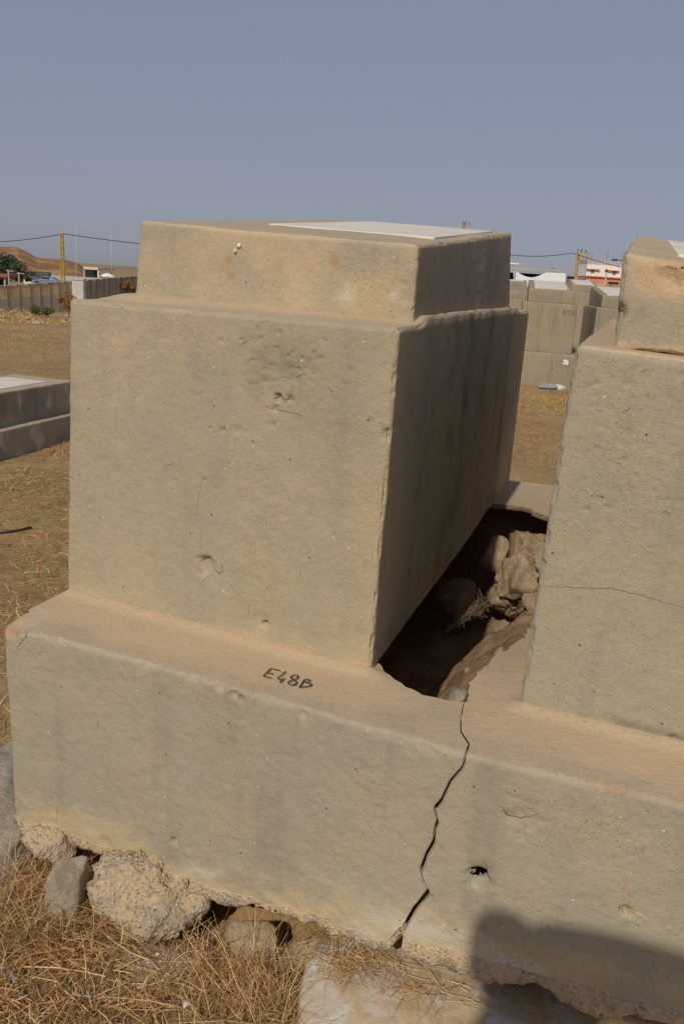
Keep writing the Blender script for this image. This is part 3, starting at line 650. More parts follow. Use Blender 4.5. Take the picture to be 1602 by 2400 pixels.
low = .85*np.exp(-((pm[:, 2]-.035-.03*fbm(V, 5, 2, 6))/.022)**2)*sm(.12, .3, pm[:, 0])*fr
mobj('tomb_body', V, F, M['conc'], tomb2, attrs=dict(grime_shade=np.clip(gr+low*.6, 0, 1), dust_bounce=np.clip(.35*fr*np.clip(fbm(V, 2.5, 2, 71)+.1, 0, 1)+.8*(n[:, 2] > .7), 0, 1), yellow=fr*np.clip(.12+.5*fbm(V, 3, 4, 29), 0, .7), rust=0*gr, pale=0*gr))
cb2 = T2L + dv*.12; cb2[2] -= .004
lo, hi = -.2, 1.0
for _ in range(50):
    m_ = (lo+hi)/2; lo, hi = (m_, hi) if proj(cb2+fv2*m_)[0] < 1409*D else (lo, m_)
c2L = cb2 + fv2*lo + np.array([0, 0, -.012]); c2R = c2L + fv2*.80
nFs = nF; nF = nF2
c2p = lambda px, py: onpl(px, py, c2L, nF2)
def z9(x, y): return 1380+x*.1532, 540+y*.1533
def ex2(P, n):
    h = blob(P, c2p(*z9(1330, 560)), .045, 4)+blob(P, c2p(*z9(1250, 500)), .035, 4)+blob(P, c2p(*z9(1460, 600)), .05, 4)
    f_ = (n[:, 1] < -.4); h = sm(.30, .62, np.clip(h, 0, 1)*(.75+.9*fbm(P, 16, 4, 6))); d = -.016*h*(1+1.3*fbm(P, 24, 4, 2))*f_
    return d - .03*blob(P, c2p(*z9(400, 1260)), .022, 4)*(n[:, 0] < .3)
def st2(V, n, pm):
    h = np.clip(blob(V, c2p(*z9(1330, 560)), .055)+blob(V, c2p(*z9(1450, 640)), .07)+.7*blob(V, c2p(*z9(800, 650)), .06), 0, 1)
    return dict(dust_bounce=np.clip(h+.6*(n[:, 2] > .7)+.4*np.clip(fbm(V, 4, 3, 9), 0, 1)+.7*sm(.06, 0, pm[:, 2]), 0, 1), rust=.35*h, grime_shade=.5*blob(V, c2p(*z9(1100, 950)), .12)*np.clip(.5+fbm(V, 8, 3, 4), 0, 1)+.25*np.clip(fbm(V, 7, 3, 14), 0, 1))
cap2, ct2 = capblock(c2L, c2R, dv*2.45, [(1428*D, 579*D), (1568*D, 604*D)], tomb2, seed=25, extra=ex2, stains=st2) if False else (None, None)
tl = onpl(1427*D, 579*D, c2L, nF2); tr_ = onpl(1568*D, 603*D, c2L, nF2); tdir = (tr_-tl)/np.linalg.norm(tr_-tl); tr = tl + tdir*np.linalg.norm(c2R-c2L)*.98
def dd2(P, n, pm):
    e = 1-np.max(np.abs(n), axis=1); return rough(P, 1.3, 25) - .018*np.clip(fbm(P, 18, 3, 27), 0, 1)*sm(.03, .2, e) + ex2(P, n)
dp2 = dv*2.4; rise = np.array([0, 0, .20])
V, F, n, pm = rbox([c2L, c2R, c2R+dp2, c2L+dp2, tl, tr, tr+dp2+rise, tl+dp2+rise], (.008, .03, .008), .016, dd2)
V[:, 2] += sm(.03, 0, pm[:, 2])*.018*np.clip(fbm(V, 9, 3, 60)+.05, 0, 1)
z0 = np.zeros(len(V)); A = dict(grime_shade=z0, dust_bounce=z0, yellow=z0, rust=z0, pale=z0); A.update(st2(V, n, pm))
mobj('tomb_cap', V, F, M['conc'], tomb2, attrs=A); ct2 = (tl, tr, tr+dp2+rise, tl+dp2+rise)
slab_on(ct2, .18, .82, .16, .9, tomb2)
nF = nFs

# hairline cracks that follow the plaster surface
M['crackline'] = plain('crack_shadow', (.105, .08, .056), .95, .3, 30)
def hairline(pts, plane_pt, nrm, disp, nloc, parent, width=.0016):
    P = np.array([plane_pt(*q) for q in pts]); L = np.concatenate([[0], np.cumsum(np.linalg.norm(np.diff(P, axis=0), axis=1))]); t = np.linspace(0, L[-1], max(4, int(L[-1]/.004)))
    P = np.column_stack([np.interp(t, L, P[:, k]) for k in range(3)]); d = np.gradient(P, axis=0); d /= np.linalg.norm(d, axis=1, keepdims=True); sd_ = np.cross(d, nrm)
    P = P + sd_*(.004*fbm(P, 60, 3, 5))[:, None]; w_ = (width*.38*(.6+.6*np.abs(vn(P, 120, 4)))*np.sin(np.linspace(.25, math.pi-.1, len(P)))**.5)[:, None]
    V = np.vstack([P-sd_*w_, P+sd_*w_]); V = V + nrm*(disp(V)+.0007)[:, None]; n = len(P); mobj('hairline_crack', V, [(i, i+1, n+i+1, n+i) for i in range(n-1)], M['crackline'], parent)
body1 = [c for c in tomb.children if c.name.startswith('tomb_body')][0]; body2 = [c for c in tomb2.children if c.name.startswith('tomb_body')][0]
dis1 = lambda P: d_body(P, np.tile([0., -1., 0.], (len(P), 1)), None); dis2 = lambda P: d_b2(P, np.tile([0., -1., 0.], (len(P), 1)), None)
for q, w_ in (([(430,330),(470,390),(520,440),(585,400),(580,330),(560,270)], .003), ([(450,480),(330,510),(250,600)], .0026), ([(570,500),(720,660),(880,830),(1020,970),(1028,1180)], .0016), ([(200,235),(330,230),(400,330)], .003)):
    hairline([zs(*p) for p in q], front_pt, nF, dis1, None, body1, w_)
for q, w_ in (([(950,485),(980,470),(1010,488),(1050,492)], .005), ([(920,522),(970,535),(1090,560)], .0028), ([(465,800),(490,785),(515,770)], .0018), ([(885,808),(930,798)], .0018), ([(640,860),(625,930),(612,1010)], .0016), ([(812,245),(850,222)], .003), ([(1200,430),(1225,465)], .003), ([(1060,390),(1100,372)], .003), ([(120,540),(140,525)], .0025), ([(955,245),(985,255),(1000,285)], .003), ([(635,1050),(630,1180)], .0016), ([(840,410),(870,420)], .0025)):
    hairline([zf(*p) for p in q], front_pt, nF, dis1, None, body1, w_)
hairline([(1268, 1372), (1340, 1377), (1430, 1380), (1500, 1395), (1600, 1425)], t2p, nF2, dis2, None, body2, .0022)
for q in ([(1456, 965), (1470, 960), (1478, 950)], [(1440, 1080), (1455, 1090)], [(1555, 1195), (1570, 1205)], [(1500, 870), (1515, 865)]): hairline(q, t2p, nF2, dis2, None, body2, .0026)
def disF(P):
    dd_ = rough(P, 1.3, 21) + dents(P, FD); return dd_
def fplane(px, py): return fpt(px, py)
for q, w_ in (([zc(608,870), zc(640,925), zc(700,940), zc(760,932), zc(810,915)], .0045), ([zc(720,870), zc(780,905), zc(815,915)], .0018), ([zc(1050,945), zc(1060,965)], .0025), ([zc(1355,1075), zc(1350,1110)], .0015), ([(62, 1478), (62, 1492), (42, 1518)], .004), ([(230, 1690), (232, 1705)], .003), ([(133, 1895), (133, 1925)], .002)):
    nn_ = np.append(pnorm(on_front(*q[0])[0]), 0); hairline(q, fplane, nn_, disF, None, halfL, w_)

# ------------------------------------------------------------------ rocks and rubble
def ico(sub):
    bm = bmesh.new(); bmesh.ops.create_icosphere(bm, subdivisions=sub, radius=1); V = np.array([v.co[:] for v in bm.verts]); F = [[v.index for v in f.verts] for f in bm.faces]; bm.free(); return V, F
M['rock_brown'] = rockmat('brown_rubble', (.25, .175, .105), (.38, .28, .175), 11)
ICO = {k: ico(k) for k in (2, 3, 4, 5)}
def rockmesh(c, size, seed, planes=14, rgh=.07, sub=4, rz=0, tilt=0, fr=3.0, cut=(.72, 1.0)):
    V, F = ICO[sub]; r_ = np.random.default_rng(seed); rad = np.full(len(V), 1.25)
    for k in range(planes):
        n = r_.normal(size=3); n /= np.linalg.norm(n); d = V@n; lim = np.where(d > .15, r_.uniform(*cut)/np.maximum(d, .15), 9); rad = np.minimum(rad, lim)
    P = V*rad[:, None]; P = P*(1+rgh*fbm(V+seed*3.1, fr, 4, seed) + rgh*.35*vn(V+seed, fr*7, seed+1))[:, None]
    P = P*np.array(size); a, b = math.cos(rz), math.sin(rz); ct, s_ = math.cos(tilt), math.sin(tilt)
    P = np.column_stack([P[:, 0]*ct+P[:, 2]*s_, P[:, 1], -P[:, 0]*s_+P[:, 2]*ct]); P = np.column_stack([P[:, 0]*a-P[:, 1]*b, P[:, 0]*b+P[:, 1]*a, P[:, 2]])
    return P + np.array(c), F
def rock(name, label, cat, c, size, mat, seed, group=None, **k):
    smooth = k.pop('smooth', True); V, F = rockmesh(c, size, seed, **k); o = mobj(name, V-np.array(c), F, M[mat], smooth=smooth); o.location = tuple(c); return tag(o, label, cat, group)
rock('concrete_boulder', 'large lump of pebbly concrete under the plinth edge', 'boulder', (-.525, 2.150, -.275), (.150, .120, .150), 'agg', 8, rgh=.30, sub=5, planes=11, fr=2.2)
rock('rubble_piece', 'small pebbly lump at the foot of the boulder', 'rubble', (-.375, 2.10, -.215), (.055, .05, .045), 'agg', 5, rgh=.15)
rock('rubble_piece', 'pebbly lump hanging under the left corner of the plinth', 'rubble', (-.880, 2.285, -.185), (.075, .06, .050), 'agg', 9, rgh=.18)
def standing_stone():
    c = np.array([-.765, 2.085, -.20]); q = [(-.050, -.045, -.13), (.050, -.060, -.13), (.060, .05, -.13), (-.045, .055, -.13), (-.036, -.030, .085), (.050, -.035, .060), (.058, .04, .085), (-.03, .045, .10)]
    V, F, n, pm = rbox([np.array(p)+c for p in q], .011, .010, lambda P, n, pm: .010*fbm(P, 14, 3, 7) + .004*fbm(P, 60, 3, 8)); V = np.array(V); k = (V[:, 0]-c[0]-.02)+.6*(V[:, 2]-c[2]-.02); V[:, 1] += np.clip(k, 0, .05)*.9
    o = mobj('upright_stone', V-c, F, M['rock_stand']); o.location = tuple(c); tag(o, 'buff upright stone standing in dry grass left of the boulder', 'stone')
M['rock_stand'] = rockmat('buff_stone', (.27, .225, .16), (.33, .285, .215), 9)
standing_stone()
rock('rubble_piece', 'pale stone under the plinth edge, beside the footing slab', 'rubble', (-.165, 2.02, -.255), (.085, .06, .065), 'rock_tan', 14, rgh=.09, planes=12, cut=(.45, .85))
rock('rubble_piece', 'flat earthy stone wedged below the plinth, next to the pale stone', 'rubble', (-.035, 1.985, -.265), (.085, .065, .06), 'rock_tan', 19, rgh=.09, planes=12, cut=(.45, .85))
rock('rubble_piece', 'grey stone in the shadow between boulder and plinth', 'rubble', (-.43, 2.19, -.17), (.07, .05, .06), 'rock_grey', 21, rgh=.1)
# inside the hole
rock('pit_boulder', 'big sunlit brown boulder inside the hole', 'boulder', (.885, 3.78, .275), (.185, .17, .185), 'rock_brown', 31, rgh=.24, sub=5, planes=14, fr=3.8, cut=(.6, .95))
rock('pit_stone', 'rounded ochre stone behind the big boulder in the hole', 'stone', (.80, 4.05, .34), (.08, .08, .085), 'rock_tan', 33, rgh=.08, planes=12, cut=(.5, .9))
rock('pit_stone', 'pale flat stone on the sunny bank of the hole, upper one', 'stone', (.545, 2.90, .235), (.035, .075, .03), 'rock_grey', 35, planes=10, rz=-.3, smooth=False, sub=3, tilt=.2)
rock('pit_stone', 'pale flat stone on the sunny bank of the hole, lower one', 'stone', (.455, 2.62, .27), (.035, .075, .028), 'rock_grey', 38, planes=10, rz=-.4, smooth=False, sub=3, tilt=.2)
rock('pit_stone', 'dark stone in the shade at the back of the hole', 'stone', (.62, 4.0, .10), (.12, .1, .09), 'rock_brown', 41, rgh=.15)
rock('pit_stone', 'crumbly stone against the right bank, below the boulder', 'stone', (.80, 3.25, .26), (.07, .10, .06), 'agg', 44, rgh=.12)
rock('pit_stone', 'reddish stone poking out of the right bank', 'stone', (.655, 2.86, .33), (.05, .06, .035), 'rock_tan', 47, rgh=.1)
rock('pit_stone', 'brown lump of hard earth leaning on the far bank of the hole', 'stone', (.99, 4.10, .36), (.13, .10, .10), 'rock_brown', 52, rgh=.2, sub=4)
rock('pit_stone', 'brown stone between the big boulder and the right bank', 'stone', (1.0, 3.52, .27), (.12, .13, .10), 'rock_brown', 55, rgh=.2, sub=4)
M['rock_pale'] = rockmat('pale_crust', (.25, .205, .15), (.34, .29, .225), 8)
rock('earth_crust', 'pale crusty heap beside the left end of the plinth, upper part', 'rubble', (-1.16, 2.52, -.285), (.20, .44, .085), 'rock_pale', 71, rgh=.16, sub=5, planes=3)
rock('earth_crust', 'pale crusty heap at the left edge, lower part', 'rubble', (-1.09, 2.12, -.305), (.15, .18, .075), 'rock_pale', 73, rgh=.16, sub=5, planes=3)
# footing slab at the bottom of the picture
def footing():
    out = [onz(*q, -.195)[:2] for q in [(760, 2190), (735, 2215), (712, 2260), (700, 2310), (694, 2400)]]
    out += [np.array([.0, 1.45]), np.array([.10, 1.2]), np.array([.6, .95]), np.array([1.6, .8]), np.array([1.7, 1.5]), np.array([1.1, 1.95]), np.array([.2, 2.25])]
    out = smooth_poly(np.vstack([out, out[:1]]), 2)[:-1]; c = out.mean(0); V = []; n = len(out)
    prof = [(1.0, -.32), (1.0, -.24), (.995, -.22), (.985, -.205), (.965, -.197)] + [(t, -.195) for t in np.linspace(.94, .02, 46)]
    for k, z in prof: V.append(np.column_stack([c+(out-c)*k, np.full(n, z)]))
    V = np.vstack(V); V[:, 2] += .016*fbm(V, 5, 3, 80) + .004*fbm(V, 28, 3, 81); V[:, 2] += -.045*sm(.2, 1.1, V[:, 0])
    F = [(r*n+j, r*n+(j+1) % n, (r+1)*n+(j+1) % n, (r+1)*n+j) for r in range(len(prof)-1) for j in range(n)]; F.append(tuple((len(prof)-1)*n+j for j in range(n)))
    m = NT('footing_concrete'); col = m.mix(m.ramp(m.noise(5, 4, .6, dist=.8), .42, .60), (.42, .36, .28), (.38, .27, .15))
    col = m.mix(m.ramp(m.noise(9, 3, .5, dist=1.2), .56, .66, 0, .8), col, (.46, .44, .40)); col = m.mix(m.ramp(m.noise(60, 4, .7), .55, .8, 0, .5), col, (.16, .12, .08)); m.color(col)
    m.bump((m.noise(16, 4, .6), .012, .5), (m.noise(120, 3, .7), .003, .6))
    o = mobj('footing_slab', V, F, m.m); tag(o, 'pale stained footing slab jutting out at the bottom edge', 'slab')
footing()
# ------------------------------------------------------------------ grass and straw
def blades(base, dirs, length, width, bend, mat, name, label, green=None, seg=3):
    """base (n,3), dirs (n,3) unit start directions, bend (n,3) added over the length"""
    n = len(base); t = np.linspace(0, 1, seg+1); rows = []
    side = np.cross(dirs, rng.normal(size=(n, 3))); side /= np.linalg.norm(side, axis=1, keepdims=True)
    for k in t:
        c = base + dirs*(length*k)[:, None] + bend*(k*k*length)[:, None]; w_ = (width*(1-.75*k)/2)[:, None]; rows += [c-side*w_, c+side*w_]
    V = np.stack(rows, 1).reshape(-1, 3); m = 2*(seg+1); b = np.arange(n)[:, None]*m
    F = np.concatenate([b+np.array([2*k, 2*k+1, 2*k+3, 2*k+2]) for k in range(seg)], 0).reshape(-1, 4)
    g = np.repeat(green if green is not None else np.zeros(n), m)
    o = mobj(name, V, F, mat, attrs={'green': g}, smooth=False); return tag(o, label, 'grass', kind='stuff')
def spread(n, x0, x1, y0, y1): return np.column_stack([rng.uniform(x0, x1, n), rng.uniform(y0, y1, n)])
plan = np.vstack([path, back1[None], back0[None]])
def outside(q): return ~inpoly(q, path)
def lay(q, lift=.0): return np.column_stack([q, gh(q[:, 0], q[:, 1])+lift])
def unit(v): return v/np.linalg.norm(v, axis=1, keepdims=True)
# matted straw, front left
q = spread(60000, -2.0, .06, 1.15, 2.45); q = q[outside(q)]; q = q[~((q[:, 0] > -.06) & (q[:, 1] > 1.2))]
bare = np.exp(-((q[:, 0]+.34)/.25)**2 - ((q[:, 1]-1.96)/.13)**2) + .75*np.exp(-((q[:, 0]+1.38)/.26)**2 - ((q[:, 1]-2.3)/.5)**2); P3 = np.column_stack([q, 0*q[:, 0]])
keep = rng.uniform(size=len(q)) < np.clip(1-1.25*bare, 0.01, 1)*np.clip(.75+.6*fbm(P3, 6, 3, 5), .15, 1); q = q[keep]; n = len(q)
d = unit(np.column_stack([rng.normal(size=(n, 2)), rng.uniform(-.05, .5, n)])); L = rng.uniform(.02, .13, n)
blades(lay(q, .004)+np.column_stack([0*q, rng.uniform(0, .035, n)*np.clip(.5+fbm(P3[keep], 5, 2, 8), .1, 1)]), d, L, rng.uniform(.0018, .0046, n), np.column_stack([rng.normal(0, .25, (n, 2)), rng.uniform(-.5, .05, n)]), M['straw'], 'dry_straw', 'matted dry straw on the ground at the lower left')
# tall tufts around the upright stone and by the slab
cc = [(-.90, 2.13, 1500, .10), (-.83, 2.03, 1200, .09), (-.66, 2.12, 500, .05), (-1.0, 1.95, 1200, .12), (-.12, 1.83, 1500, .09), (-.08, 1.72, 1300, .07), (-.22, 1.85, 900, .10), (-.80, 2.2, 800, .06)]
qs = np.vstack([rng.normal((x, y), s_, (k, 2)) for x, y, k, s_ in cc]); qs = qs[outside(qs) & (qs[:, 0] < -.035)]; n = len(qs)
d = unit(np.column_stack([rng.normal(0, .5, (n, 2)), rng.uniform(.5, 1.1, n)]))
blades(lay(qs), d, rng.uniform(.06, .20, n), rng.uniform(.0018, .0038, n), np.column_stack([rng.normal(0, .4, (n, 2)), rng.uniform(-.7, -.1, n)]), M['straw'], 'dry_tufts', 'upright tufts of brown dead grass by the plinth foot')
# grass along the left side, going back
q = spread(60000, -4.6, -1.0, 2.3, 9.0); q = q[outside(q)]; q = q[rng.uniform(size=len(q)) < np.clip(.42+1.5*fbm(np.column_stack([q, 0*q[:, 0]]), 2.4, 4, 15), .08, 1)]
q = q[~((q[:, 0] < -1.05) & (q[:, 0] > -1.6) & (q[:, 1] < 2.7) & (rng.uniform(size=len(q)) < .8))]; n = len(q)
gr = np.clip(2.2*fbm(np.column_stack([q, 0*q[:, 0]]), 2.2, 3, 22)-.1, 0, 1)*(rng.uniform(size=n) < .6)
d = unit(np.column_stack([rng.normal(size=(n, 2)), rng.uniform(.05, .8, n)]))
blades(lay(q, .002), d, rng.uniform(.03, .12, n), rng.uniform(.002, .005, n), np.column_stack([rng.normal(0, .3, (n, 2)), rng.uniform(-.5, 0, n)]), M['straw'], 'dry_grass', 'thin dry grass with green shoots left of the tomb', gr)
# field grass: left beyond the low tomb and right between the tombs
q = np.vstack([spread(60000, -16, -1.5, 9, 34), spread(75000, .2, 6.5, 5.0, 20)]); q = q[outside(q)]
q = q[rng.uniform(size=len(q)) < np.clip(.35+1.5*fbm(np.column_stack([q, 0*q[:, 0]]), 1.1, 4, 35), .04, 1)]; n = len(q)
gr = np.clip(1.5*fbm(np.column_stack([q, 0*q[:, 0]]), .6, 2, 42)-.25, 0, 1)*(rng.uniform(size=n) < .5)
d = unit(np.column_stack([rng.normal(0, .8, (n, 2)), rng.uniform(.4, 1.2, n)])); far_ = np.clip(q[:, 1]/12, .6, 2.4)
blades(lay(q), d, rng.uniform(.03, .09, n)*far_**.6, rng.uniform(.0025, .005, n)*far_, np.column_stack([rng.normal(0, .25, (n, 2)), rng.uniform(-.3, 0, n)]), M['straw_far'], 'field_grass', 'yellow dry grass of the cemetery field', gr, seg=2)
# straw caught on the footing slab
q = np.vstack([rng.normal((.13, 1.90), (.08, .035), (500, 2)), rng.normal((.3, 1.80), (.06, .02), (120, 2))]); n = len(q)
d = unit(np.column_stack([rng.normal(size=(n, 2)), rng.uniform(-.02, .25, n)]))
blades(np.column_stack([q, np.full(n, -.182)+rng.uniform(0, .012, n)]), d, rng.uniform(.03, .11, n), rng.uniform(.0012, .0022, n), rng.normal(0, .25, (n, 3))*np.array([1, 1, .15]), M['straw'], 'straw_litter', 'loose straw lying on the footing slab under the crack')
# crumbs of concrete on the bare patch
def crumbs():
    n = 420; q = np.vstack([rng.normal((-.40, 1.90), (.13, .045), (n-120, 2)), rng.normal((-.2, 1.98), (.1, .03), (120, 2))]); m = MB(); V0, F0 = ICO[2]
    V0, F0 = np.array([(0,0,1),(1,0,0),(0,1,0),(-1,0,0),(0,-1,0),(0,0,-1)], float), [(0,1,2),(0,2,3),(0,3,4),(0,4,1),(5,2,1),(5,3,2),(5,4,3),(5,1,4)]
    for x, y in q: m.add(V0*rng.uniform(.5, 1.2, (6, 1))*min(rng.lognormal(-5.9, .45), .012) + np.array([x, y, float(gh(x, y))+.002]), F0)
    tag(m.build('concrete_crumbs', plain('crumbs', (.52, .47, .40), .9, .25, 40)), 'pale crumbs of concrete on the bare soil by the boulder', 'gravel', kind='stuff')
crumbs()
# ------------------------------------------------------------------ twigs, stalks, shells
M['cane'] = plain('orange_cane', (.42, .20, .075), .6, .3, 14); M['twig'] = plain('grey_twig', (.23, .20, .17), .8, .3, 20); M['stalk'] = plain('pale_stalk', (.50, .36, .19), .7, .25, 18)
M['blackstick'] = plain('charred_stick', (.035, .03, .027), .8, .3, 20)
def twig(label, px, r, mat, lift=.02, name='twig', rr=None):
    P = [hit(*q)+np.array([0, 0, lift]) for q in px]; c = P[0].copy(); m = MB()
    L = np.linspace(0, len(P)-1, (len(P)-1)*4+1); Q = np.column_stack([np.interp(L, range(len(P)), np.array(P)[:, k]) for k in range(3)]); Q += .1*r*rng.normal(size=Q.shape)
    m.tube(Q-c, [r*(1-.35*i/len(Q)) for i in range(len(Q))], 7); o = m.build(name, M[mat], smooth=True); o.location = tuple(c); return tag(o, label, 'twig')
def zt(x, y): return x*.2679, 2080+y*.2678
twig('thick orange cane bent over the dry straw, pale broken tip', [zt(660, 640), zt(590, 615), zt(420, 640), zt(290, 680), zt(190, 790), zt(165, 850)], .0052, 'cane', .035)
twig('grey weathered branch at the lower left corner', [zt(0, 755), zt(110, 830), zt(160, 930), zt(140, 1000)], .0075, 'twig', .03)
twig('long straight straw stalk below the orange cane', [zt(190, 795), zt(480, 800), zt(700, 830), zt(930, 880)], .0026, 'stalk', .04)
twig('long pale stalk crossing the straw near the crumbs', [zt(880, 455), zt(1000, 560), zt(1150, 660), zt(1300, 720)], .0024, 'stalk', .035)
twig('short cane stub beside the concrete boulder', [zt(700, 245), zt(860, 210), zt(945, 190)], .0058, 'cane', .02)
twig('flat grey stalk lying near the bottom edge', [zt(570, 980), zt(700, 1020), zt(850, 1035), zt(1040, 1010)], .0055, 'twig', .03)
twig('thin stalk slanting up from the bottom edge', [zt(570, 1005), zt(690, 1110), zt(780, 1190)], .0022, 'stalk', .04)
twig('yellow stalk on the straw towards the slab', [zt(1200, 970), zt(1400, 915), zt(1568, 845)], .0022, 'stalk', .035)
twig('charred black stick on the grass below the low tomb', [(0, 1254), (30, 1249), (74, 1240)], .012, 'blackstick', .012)
M['shell'] = plain('snail_shell', (.66, .58, .48), .35, .25, 90)
def shell(label, c, r, rz=0, tilt=.6):
    m = MB(); t = np.linspace(0, 2*math.pi*2.6, 44); g_ = (t/t[-1])**1.25; R_ = r*(.06+.52*g_); tr_ = r*(.10+.42*g_)
    P = np.column_stack([np.cos(t)*R_, np.sin(t)*R_, r*.55*(1-g_)]); a, b = math.cos(tilt), math.sin(tilt); P = np.column_stack([P[:, 0], P[:, 1]*a-P[:, 2]*b, P[:, 1]*b+P[:, 2]*a])
    ca, sa = math.cos(rz), math.sin(rz); P = np.column_stack([P[:, 0]*ca-P[:, 1]*sa, P[:, 0]*sa+P[:, 1]*ca, P[:, 2]]); m.tube(P, list(tr_), 10)
    o = m.build('snail_shell', M['shell'], smooth=True); o.location = tuple(c); return tag(o, label, 'snail shell')
shell('cream snail shell stuck to the left edge of the right tomb', t2p(1325, 851)+nF2*.004, .0095, .3, 1.2)
shell('tiny white snail shell, upper of two on the tomb cap', cp(561, 576)+nF*.002, .008, 0, 1.4)
shell('tiny white snail shell, lower of two on the tomb cap', cp(552, 588)+nF*.002, .008, 1, 1.4)
shell('white snail shell in the straw near the bottom edge', hit(436, 2379)+np.array([0, 0, .035]), .010, 1, .3)
def sprout():
    m = MB(); c = fpt(*zc(1258, 1412))
    for st in ([(1250,1408),(1258,1340),(1266,1270),(1290,1205)], [(1262,1405),(1285,1360),(1318,1322)], [(1270,1420),(1340,1425),(1390,1472)], [(1255,1415),(1262,1440)]):
        P = np.array([fpt(*zc(*q)) + np.array([*(pnorm(on_front(*zc(*q))[0])*.008), 0]) for q in st]); P[0] -= np.array([*(pnorm(on_front(*zc(*st[0]))[0])*.02), 0])
        L = np.linspace(0, len(P)-1, 12); Q = np.column_stack([np.interp(L, range(len(P)), P[:, k]) for k in range(3)]); m.tube(Q-c, [.0016*(1-.6*i/12) for i in range(12)], 5)
    o = m.build('dry_sprout', M['stalk'], smooth=True); o.location = tuple(c); tag(o, 'withered sprout growing from a small hole in the plinth', 'plant')
sprout()
def roots():
    m = MB(); a = np.array([.46, 3.18, .27]); b = np.array([.66, 3.45, .30]); c = (a+b)/2
    for k in range(120):
        t = rng.beta(1.6, 1.1); p = a+(b-a)*t - c; w_ = .008+.022*t**2; d = rng.normal(size=3); L = rng.uniform(.03, .09)
        P = [p+rng.normal(0, w_, 3), p+rng.normal(0, w_, 3)+(b-a)*.08, p+rng.normal(0, w_, 3)+(b-a)*rng.uniform(-.1, .16)]; m.tube(P, .0012, 4, cap=False)
    m.tube([a-c, a-c+(b-a)*.5+np.array([0, 0, .012]), b-c], .004, 6)
    o = m.build('root_clump', plain('dead_roots', (.14, .10, .06), .9, .3, 30)); o.location = tuple(c); tag(o, 'tangled dead roots hanging inside the hole', 'roots')
roots()
# ------------------------------------------------------------------ low two-step tomb at the left
def zl_(x, y): return x*.1084, 860+y*.1084
def low_tomb():
    g0 = hit(0, 1082); g1 = hit(157, 1036); d = (g1-g0); d[2] = 0; d /= np.linalg.norm(d); n_ = np.array([d[1], -d[0], 0])      # right long side
    zz = [onpl(*zl_(0, 1395), g0, n_)[2], onpl(*zl_(1460, 1050), g0, n_)[2]]; z1 = sum(zz)/2
    off = .10; q0 = g0 - n_*off; z2 = (onpl(*zl_(0, 570), q0, n_)[2] + onpl(*zl_(1460, 305), q0, n_)[2])/2
    bl = onz(*zl_(330, 155), z2); wid = abs((bl-q0)@n_); far_ = (bl-q0)@d
    t = empty('low_tomb', (*(g0-n_*wid/2)[:2], float(gh(g0[0], g0[1]))), 'low two-step concrete tomb with a white slab at the left edge', 'tomb')
    Lb = far_+off; s0 = -2.4+far_
    def bx(nm, e, za, zb, mat, seed, sl=0):
        p = lambda a, b_, z: up(g0 + d*a - n_*b_, z)
        c8 = [p(s0-e, wid+2*off-(.1-e), za), p(s0-e, .1-e, za), p(far_+e, .1-e, za), p(far_+e, wid+2*off-(.1-e), za)]; c8 += [up(q, zb) for q in c8]
        c8 = [c8[i] for i in (1, 2, 3, 0, 5, 6, 7, 4)]; c8 = [c8[0], c8[1], c8[2], c8[3], c8[4], c8[5], c8[6], c8[7]]
        V, F, n, pm = rbox(c8, .02, .02, lambda P, n, pm: rough(P, 1.2, seed)); z0 = np.zeros(len(V))
        rs = n[:, 1] < -.5; pale = rs*np.clip(2.6*fbm(V*np.array([1, 1, .5]), 9, 3, seed)-.30, 0, 1)
        mobj(nm, V, F, M[mat], t, attrs=dict(grime_shade=np.where(rs, np.clip(.30+.5*fbm(V, 4, 3, seed), 0, .8)*(1-pale), 0), dust_bounce=.5*(n[:, 2] > .7), yellow=z0, rust=z0, pale=pale)); return c8
    bx('lower_step', .1, float(gh(g0[0], g0[1]))-.15, z1, 'conc_low', 51); c = bx('upper_step', 0, z1-.02, z2, 'conc_low', 53)
    V, F, n, pm = rbox([up(c[4]*(1-a)*(1-b_)+c[5]*a*(1-b_)+c[6]*a*b_+c[7]*(1-a)*b_, z2+dz) for dz in (-.01, .008) for a, b_ in ((.12, .17), (.88, .17), (.88, .83), (.12, .83))], .1, .003); mobj('inscription_slab', V, F, M['marble'], t)
low_tomb()

